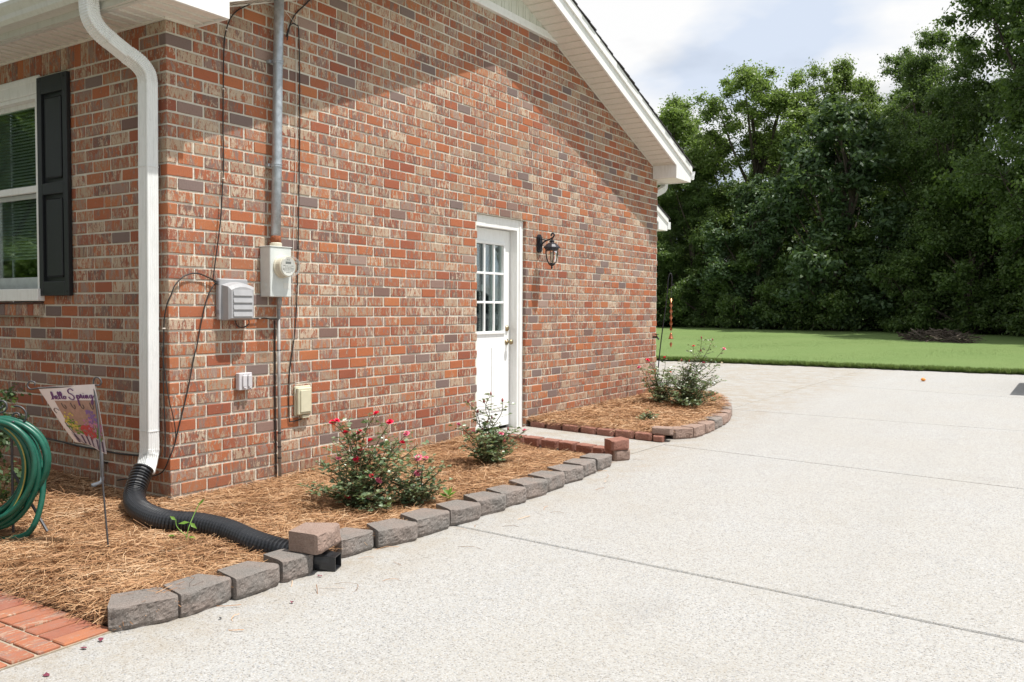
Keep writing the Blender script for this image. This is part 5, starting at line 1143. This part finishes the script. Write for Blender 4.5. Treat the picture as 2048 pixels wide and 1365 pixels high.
# ------------------------------------------------------------------ hose on its stand
hs = thing('hose_stand', (0.0, -0.92, -0.04), 'grey wrought iron hose hanger with scrolled top behind the green hose', 'hose stand')
vr = np.array([0.838, 0.545, 0]); vn = np.array([-0.545, 0.838, 0]); hc0 = np.array([-0.085, -0.985, 0])
def hp(s, z, d=0.0): return tuple(hc0+vr*s+vn*d+np.array([0, 0, z]))
def spiral(cx, cz, r0, r1, a0, turns, d=0.0, n=26): return [hp(cx+(r0+(r1-r0)*i/n)*math.cos(a0+turns*2*math.pi*i/n), cz+(r0+(r1-r0)*i/n)*math.sin(a0+turns*2*math.pi*i/n), d) for i in range(n+1)]
mm = MB(); mm.tube([hp(-.07, -.06, .06), hp(-.07, .60, .06)], .007, 6); mm.tube([hp(.02, -.06, .06), hp(.02, .60, .06)], .007, 6); mm.tube([hp(.02, .30, .06), hp(.24, -.02, .0)], .008, 6)
mm.build('frame', M['grey_iron'], hs)
for cx, cz, r0, r1, a0, tn in ((-.03, .66, .045, .008, math.pi, 1.5), (-.13, .645, .05, .008, 0, -1.5), (.06, .60, .06, .01, math.pi*.6, -1.3), (-.05, .555, .05, .01, math.pi*.5, -1.4)):
    mm = MB(); mm.tube(spiral(cx, cz, r0, r1, a0, tn, .05), .0055, 6); mm.build('scroll', M['grey_iron'], hs, smooth=True)
mm = MB(); mm.tube(smooth_path([hp(-.10, .57, .05), hp(-.10, .585, -.03), hp(-.06, .60, -.11), hp(.0, .575, -.135), hp(.015, .545, -.13)], 5), .006, 6); mm.tube(smooth_path([hp(.02, .57, .05), hp(.06, .575, -.02), hp(.10, .585, -.06)], 5), .006, 6); mm.build('hanger_arm', M['grey_iron'], hs, smooth=True)
hz = thing('garden_hose', (0.0, -0.94, -0.02), 'coiled dark green garden hose hanging at the left edge', 'garden hose')
pts = []; rn = random.Random(5); loops = 11
for k in range(loops):
    w = rn.uniform(.19, .262); bot = rn.uniform(-.005, .10)+(0.0 if k % 3 else -.01); d0 = -.10+.016*k+rn.uniform(-.01, .01); cx = -.05+rn.uniform(-.03, .03); ph = rn.uniform(-.2, .2)
    tp_ = .585+rn.uniform(-.012, .018)
    for i in range(14):
        t = 2*math.pi*i/14; z = (tp_+bot)/2+(tp_-bot)/2*math.cos(t); sw = math.sin(t); wd_ = w*(1.0+0.12*math.cos(t))
        pts.append(hp(cx+wd_*sw*(1 if sw > 0 else .9), z, d0+.016*i/14+.02*math.sin(t+ph)))
P = smooth_path(pts, 4); mm = MB(); mm.tube(P, .0155, 9); hb = mm.build('coil', M['hose'], hz, smooth=True)
mm = MB(); mm.tube(smooth_path([pts[-1], hp(.10, .50, .06), hp(.20, .30, .03), hp(.215, .12, -.02), hp(.17, -.01, -.05), hp(.08, -.045, -.06), hp(.0, -.055, -.03)], 8), .0155, 9); mm.build('tail', M['hose'], hz, smooth=True)
k0 = 14*4*1; seg = P[k0+4:k0+26]; ctr = Vector(hp(-.05, .29, 0)); mm = MB()
for off in (0.0,):
    q = [p+(Vector(tuple(CAM))-p).normalized()*.0135+(Vector((p.x-ctr.x, p.y-ctr.y, p.z-ctr.z)).normalized())*.004 for p in seg]; mm.tube(q, .0040, 5)
mm.build('stripe', M['hose_yellow'], hb, smooth=True)

# ------------------------------------------------------------------ garden flag
fs = thing('flag_stand', (0.676, -0.846, -0.06), 'thin dark metal garden flag stand leaning in the straw', 'flag stand')
mm = MB(); mm.tube(smooth_path([(0.676, -0.846, -0.10), (0.638, -0.855, 0.319), (0.605, -0.852, 0.598), (0.572, -0.853, 0.789)], 5), .0048, 8); mm.build('pole', M['grey_iron'], fs, smooth=True)
mm = MB(); mm.tube(smooth_path([(0.574, -0.853, 0.775), (0.566, -0.852, 0.815), (0.576, -0.848, 0.838), (0.595, -0.838, 0.836), (0.604, -0.832, 0.814), (0.594, -0.838, 0.800), (0.572, -0.853, 0.799), (0.42, -0.916, 0.788), (0.270, -0.979, 0.777), (0.232, -0.992, 0.771), (0.214, -1.001, 0.789), (0.226, -0.993, 0.812), (0.248, -0.980, 0.806), (0.246, -0.981, 0.790)], 5), .0042, 8); mm.build('arm', M['grey_iron'], fs, smooth=True)
flag = thing('garden_flag', (0.43, -0.90, 0.45), 'small spring garden flag with purple script and painted flower pails', 'flag')
TL, TR, BR, BL = [np.array(q) for q in ((0.270, -0.979, 0.782), (0.583, -0.857, 0.805), (0.618, -0.810, 0.449), (0.330, -0.816, 0.482))]
FN = np.cross(TR-TL, BL-TL); FN /= np.linalg.norm(FN)
if FN@(CAM-TL) < 0: FN = -FN
def fpt(u, v, o=0.0):
    p = TL*(1-u)*(1-v)+TR*u*(1-v)+BR*u*v+BL*(1-u)*v
    return tuple(p+FN*(o+0.012*math.sin(u*5+v*3)*v))
nu, nv = 14, 18; mm = MB()
for s in (0, 1):
    mm.add([fpt(i/nu, j/nv, -.0008*s) for j in range(nv+1) for i in range(nu+1)], [(j*(nu+1)+i, j*(nu+1)+i+1, (j+1)*(nu+1)+i+1, (j+1)*(nu+1)+i) for j in range(nv) for i in range(nu)])
cloth = mm.build('cloth', M['flag_cloth'], flag, smooth=True)
def patch(name, mat, u0, u1, v0, v1, o, n=8):
    mm = MB(); mm.add([fpt(u0+(u1-u0)*i/n, v0+(v1-v0)*j/n, o) for j in range(n+1) for i in range(n+1)], [(j*(n+1)+i, j*(n+1)+i+1, (j+1)*(n+1)+i+1, (j+1)*(n+1)+i) for j in range(n) for i in range(n)]); mm.build(name, M[mat], flag)
patch('printed_board', 'flag_wood', .17, .985, .235, .80, .0010)
def stroke(mm, pts, w, o):
    P = smooth_path([(p[0], p[1], 0) for p in pts], 6); n = len(P); v = []
    for i in range(n):
        d = P[min(i+1, n-1)]-P[max(i-1, 0)]; d.normalize(); ww = w*(0.55+0.45*abs(d.y)); q = Vector((-d.y*ww, d.x*ww*.8, 0)); v += [fpt(P[i].x-q.x, P[i].y-q.y, o), fpt(P[i].x+q.x, P[i].y+q.y, o)]
    mm.add(v, [(2*i, 2*i+1, 2*i+3, 2*i+2) for i in range(n-1)])
mm = MB(); LW = .011; O = .0030
def T(pts, ox, oy, s): return [(ox+x*s, oy-y*s*0.92) for x, y in pts]
bY, s = .205, .075
stroke(mm, T([(-.5, -.1), (.1, .5), (.5, 1.5), (.35, 1.8), (.15, 1.2), (.0, 0.0), (.3, .7), (.6, .7), (.6, .1), (.85, .1)], .17, bY, s), LW, O)       # h
stroke(mm, T([(.0, .1), (.45, .55), (.3, .85), (.05, .6), (.15, .1), (.5, .0), (.8, .3)], .235, bY, s), LW, O)                                          # e
stroke(mm, T([(.0, .2), (.45, 1.2), (.35, 1.75), (.15, 1.4), (.15, .2), (.45, .05)], .292, bY, s), LW, O)                                               # l
stroke(mm, T([(.0, .2), (.45, 1.2), (.35, 1.75), (.15, 1.4), (.15, .2), (.45, .05)], .335, bY, s), LW, O)                                               # l
stroke(mm, T([(.3, .7), (.0, .45), (.15, .0), (.5, .2), (.45, .6), (.2, .72), (.75, .5)], .378, bY, s), LW, O)                                          # o
stroke(mm, T([(1.5, 1.75), (1.0, 2.2), (.35, 1.9), (.3, 1.3), (.9, .9), (1.15, .3), (.7, -.2), (.1, .0), (-.1, .45)], .485, bY, s*1.05), LW*1.15, O)    # S
stroke(mm, T([(.0, .1), (.3, .8), (.15, -1.2), (.0, -1.5), (.1, -.6), (.25, .5), (.65, .75), (.7, .2), (.35, .0), (.8, .1)], .615, bY, s), LW, O)        # p
stroke(mm, T([(.0, .1), (.25, .95), (.45, .7), (.4, .1), (.7, .2)], .685, bY, s), LW, O)                                                                # r
stroke(mm, T([(.0, .2), (.25, .75), (.2, .1), (.5, .15)], .738, bY, s), LW, O); stroke(mm, T([(.28, 1.12), (.34, 1.2)], .738, bY, s), LW*1.2, O)          # i
stroke(mm, T([(.0, .15), (.15, .75), (.15, .0), (.5, .75), (.65, .5), (.6, .05), (.85, .2)], .782, bY, s), LW, O)                                       # n
stroke(mm, T([(.6, .7), (.2, .7), (.1, .15), (.5, .15), (.6, .8), (.55, -.9), (.2, -1.3), (.15, -.8), (.7, .0), (1.1, .6)], .86, bY, s), LW, O)           # g
mm.build('lettering', M['purple_ink'], flag)
def dots(name, mat, cu, cv, ru, rv, n, r, o, seed):
    rn = random.Random(seed); mm = MB()
    for k in range(n):
        a = rn.uniform(0, 2*math.pi); q = math.sqrt(rn.random()); u, v = cu+ru*q*math.cos(a), cv+rv*q*math.sin(a); rr = r*rn.uniform(.6, 1.2); oo = o+.00025*k/n+0.0002*(k % 5)
        u = min(max(u, rr), 1-rr); v = min(v, .985)
        mm.add([fpt(u, v, oo)]+[fpt(u+rr*math.cos(t*1.047)*rn.uniform(.7, 1.1), v+rr*.75*math.sin(t*1.047)*rn.uniform(.7, 1.1), oo) for t in range(6)], [(0, 1+t, 1+(t+1) % 6) for t in range(6)])
    mm.build(name, M[mat], flag)
patch('printed_pail', 'pail_ink', .10, .46, .80, .985, .0012); patch('printed_pail', 'pail_ink', .48, .985, .80, .985, .0012)
for a in (.13, .30, .43, .56, .74, .90): patch('pail_stripe', 'pail_dark_ink', a, a+.055, .83, .985, .0018, 4)
for k, a in enumerate((.28, .46, .63, .83)):
    mm = MB(); stroke(mm, [(a, .27), (a+.005, .33), (a+.03, .37), (a+.055, .34), (a+.05, .30)], .009, .0026); mm.build('printed_hook', M['hook_ink'], flag)
mm = MB(); stroke(mm, [(.16, .40), (.10, .36), (.05, .40), (.07, .45)], .010, .0026); stroke(mm, [(.13, .60), (.15, .75), (.22, .95), (.30, .99)], .010, .0026); mm.build('printed_hook', M['hook_ink'], flag)
dots('printed_leaves', 'leafgreen_ink', .30, .68, .17, .14, 50, .030, .0016, 1); dots('printed_leaves', 'leafgreen_ink', .85, .74, .12, .10, 24, .028, .0016, 2)
dots('printed_blooms', 'yellow_ink', .28, .58, .14, .16, 36, .026, .0024, 3); dots('printed_blooms', 'violet_ink', .76, .50, .13, .11, 60, .024, .0022, 4); dots('printed_blooms', 'pink_ink', .70, .62, .20, .10, 40, .028, .0026, 5); dots('printed_blooms', 'pink_ink', .94, .66, .05, .10, 22, .022, .0024, 7); dots('printed_blooms', 'red_ink', .60, .74, .20, .105, 95, .026, .0032, 6)

# ------------------------------------------------------------------ shepherd hook, wind chime
sk = thing('shepherd_hook', (0.377, 6.64, 0.05), 'tall dark shepherd hook standing in the far bed by the wall end', 'garden hook')
mm = MB(); mm.tube(smooth_path([(0.377, 6.640, 0.0), (0.415, 6.692, 0.698), (0.469, 6.754, 1.319), (0.480, 6.770, 1.55), (0.492, 6.784, 1.635), (0.510, 6.796, 1.640), (0.520, 6.797, 1.585), (0.517, 6.793, 1.525), (0.525, 6.80, 1.50), (0.54, 6.81, 1.515)], 5), .0075, 8); mm.build('rod', M['iron'], sk, smooth=True)
ch = thing('wind_chime', (0.52, 6.785, 0.75), 'copper wind chime with small bell hanging from the shepherd hook', 'wind chime')
mm = MB()
for k in range(8):
    z = 1.495-k*.020; mm.tube([(0.516+.006*math.cos(t)*(k % 2), 6.790+.006*math.cos(t)*((k+1) % 2), z+.013*math.sin(t)) for t in [i*math.pi/4 for i in range(9)]], .0017, 4, cap=False)
mm.build('chain', M['iron'], ch)
v = []; f = []; mm = MB(); n = 46
for i in range(n+1):
    z = 1.338-.40*i/n; a = i*.36; w = .017; c = (0.516+.008*i/n, 6.790-.015*i/n)
    v += [(c[0]+w*math.cos(a), c[1]+w*math.sin(a), z), (c[0]-w*math.cos(a), c[1]-w*math.sin(a), z)]
mm.add(v, [(2*i, 2*i+1, 2*i+3, 2*i+2) for i in range(n)]); mm.tube([(0.516, 6.790, 1.338), (0.524, 6.775, .938)], .007, 8); mm.build('twisted_ribbon', M['copper'], ch, smooth=True)
mm = MB(); mm.lathe([(0.003, .045), (0.010, .04), (0.016, .02), (0.026, -.02), (0.034, -.03), (0.032, -.032), (0.022, -.018), (0.004, .03)], (0.525, 6.772, 0.865), (0, 0, 1), 14); mm.tube([(0.524, 6.773, .94), (0.525, 6.772, .90)], .002, 4); mm.build('bell', M['copper'], ch, smooth=True)
mm = MB(); mm.tube([(0.526, 6.771, .87), (0.527, 6.770, .795)], .0015, 4); mm.add([(0.527, 6.770, .80), (0.543, 6.780, .77), (0.527, 6.770, .72), (0.511, 6.760, .77), (0.524, 6.775, .77), (0.530, 6.765, .77)], [(0, 1, 4), (1, 2, 4), (2, 3, 4), (3, 0, 4), (1, 0, 5), (2, 1, 5), (3, 2, 5), (0, 3, 5)]); mm.build('clapper', M['copper'], ch)

# ------------------------------------------------------------------ small things on lawn and drive
bp = thing('brush_pile', (1.4, 25.0, gz(1, 25)), 'heap of dry sticks and branches at the edge of the lawn', 'brush pile')
rn = random.Random(9); mm = MB(); mm2 = MB()
for k in range(230):
    t = rn.uniform(-1, 1); cx, cy = 1.25+t*.95+rn.gauss(0, .15), 25.2-t*.85+rn.gauss(0, .3); hgt = .28*(1-t*t*.6)*rn.random(); a = rn.uniform(-.5, .5)+(-.6 if rn.random() < .7 else 1.2); L = rn.uniform(.3, .85); tl = rn.uniform(-.35, .35); z = gz(cx, cy)+.04+hgt
    d = Vector((math.cos(a), math.sin(a), tl)); p = Vector((cx, cy, z)); r0 = rn.uniform(.008, .022)
    a0 = p-d*L/2; b0 = p+d*L/2; a0.z = max(a0.z, gz(a0.x, a0.y)+.01); b0.z = max(b0.z, gz(b0.x, b0.y)+.01)
    (mm if k % 9 else mm2).tube([a0, p+Vector((0, 0, rn.uniform(-.05, .05))), b0], [r0, r0*.8, r0*.4], 4)
mm.build('sticks', M['stick'], bp); mm2.build('pale_sticks', M['bark'], bp)
mm = MB(); mm.lathe([(0.002, 0), (0.028, .008), (0.038, .024), (0.030, .042), (0.010, .052), (0.002, .054)], (2.715, 11.727, gz(2.7, 11.7)+.002), (0.1, 0, 1), 9); tag(mm.build('orange_leaf_ball', M['orange'], None, (2.715, 11.727, gz(2.7, 11.7)), smooth=True), 'small orange object lying alone on the drive near the lawn', 'litter')
def fleck(x, y, r, mat, label, cat, name, z=None):
    mm = MB(); n = 7; c0 = gz(x, y)+.006; ang = random.random()
    mm.add([(x, y, c0+.004)]+[(x+r*math.cos(ang+t*2*math.pi/n)*random.uniform(.6, 1.2), y+r*.7*math.sin(ang+t*2*math.pi/n)*random.uniform(.6, 1.2), c0+random.uniform(-.003, .008)) for t in range(n)], [(0, 1+t, 1+(t+1) % n) for t in range(n)])
    tag(mm.build(name, M[mat], None, (x, y, c0)), label, cat)
for x, y, r, l in ((1.735, -0.42, .013, 'crimson fallen petal beside the black pipe mouth'), (1.90, -0.75, .011, 'crimson fallen petal on the drive in front of the third block'), (1.60, -1.54, .017, 'dark curled petal on the drive by the walkway edge'), (1.585, -1.46, .016, 'small dark petal at the corner of the walkway and first block'), (1.72, -1.75, .016, 'faded petal on the drive at the bottom left')): fleck(x, y, r, 'petal_fallen', l, 'petal', 'fallen_petal')
fleck(1.52, -1.37, .035, 'dry_leaf', 'dry brown leaf wedged between the walkway and the first block', 'leaf', 'dry_leaf')
fleck(1.79, -1.05, .008, 'ink', 'tiny dark speck of debris on the drive near the second block', 'litter', 'debris')

# parked vehicle just outside the right edge; only its shade reaches the picture
car = thing('parked_car', (6.9, 10.9, gz(6, 10.9)), 'grey parked car at the right whose shadow falls on the drive', 'car')
cy0, cx0, zc = 11.3, 4.33, gz(6, 11.2)
prof = [(0.0, .32), (0.0, .82), (.08, .95), (.75, 1.02), (1.45, 1.52), (3.0, 1.55), (3.75, 1.05), (4.6, .92), (4.72, .75), (4.72, .32)]
mm = MB(); nP = len(prof); v = []
for s, (w, ins) in enumerate(((-.98, .10), (-.98, 0), (.98, 0), (.98, .10))):
    for (x, z) in prof: v.append((cx0+x, cy0+w*(1.0 if z < 1.03 else .86), zc+z))
mm.add(v[nP:2*nP]+v[2*nP:3*nP], [tuple(range(nP)), tuple(range(2*nP-1, nP-1, -1))]+[(i, i+nP, (i+1) % nP+nP, (i+1) % nP) for i in range(nP)]); mm.build('body', M['car_paint'], car)
for w in (-.995, .88):
    for xx in (.95, 3.75):
        mm = MB(); mm.lathe([(0.16, 0), (0.30, .0), (0.33, .03), (0.33, .10), (0.30, .115), (0.16, .115)], (cx0+xx, cy0+w, zc+.33), (0, 1, 0), 20); mm.build('wheel', M['tyre'], car, smooth=True)
mm = MB(); mm.add([(cx0+.80, cy0-.80, zc+1.08), (cx0+.80, cy0+.80, zc+1.08), (cx0+1.40, cy0+.76, zc+1.50), (cx0+1.40, cy0-.76, zc+1.50)], [(0, 1, 2, 3)]); mm.v = [(x-.012, y, z+.012) for x, y, z in mm.v]; mm.build('rear_window', M['car_glass'], car)
mm = MB(); mm.cbox(cx0+1.1, cx0+1.35, cy0-1.16, cy0-.985, zc+.98, zc+1.12, .03); mm.build('mirror', M['car_paint'], car)
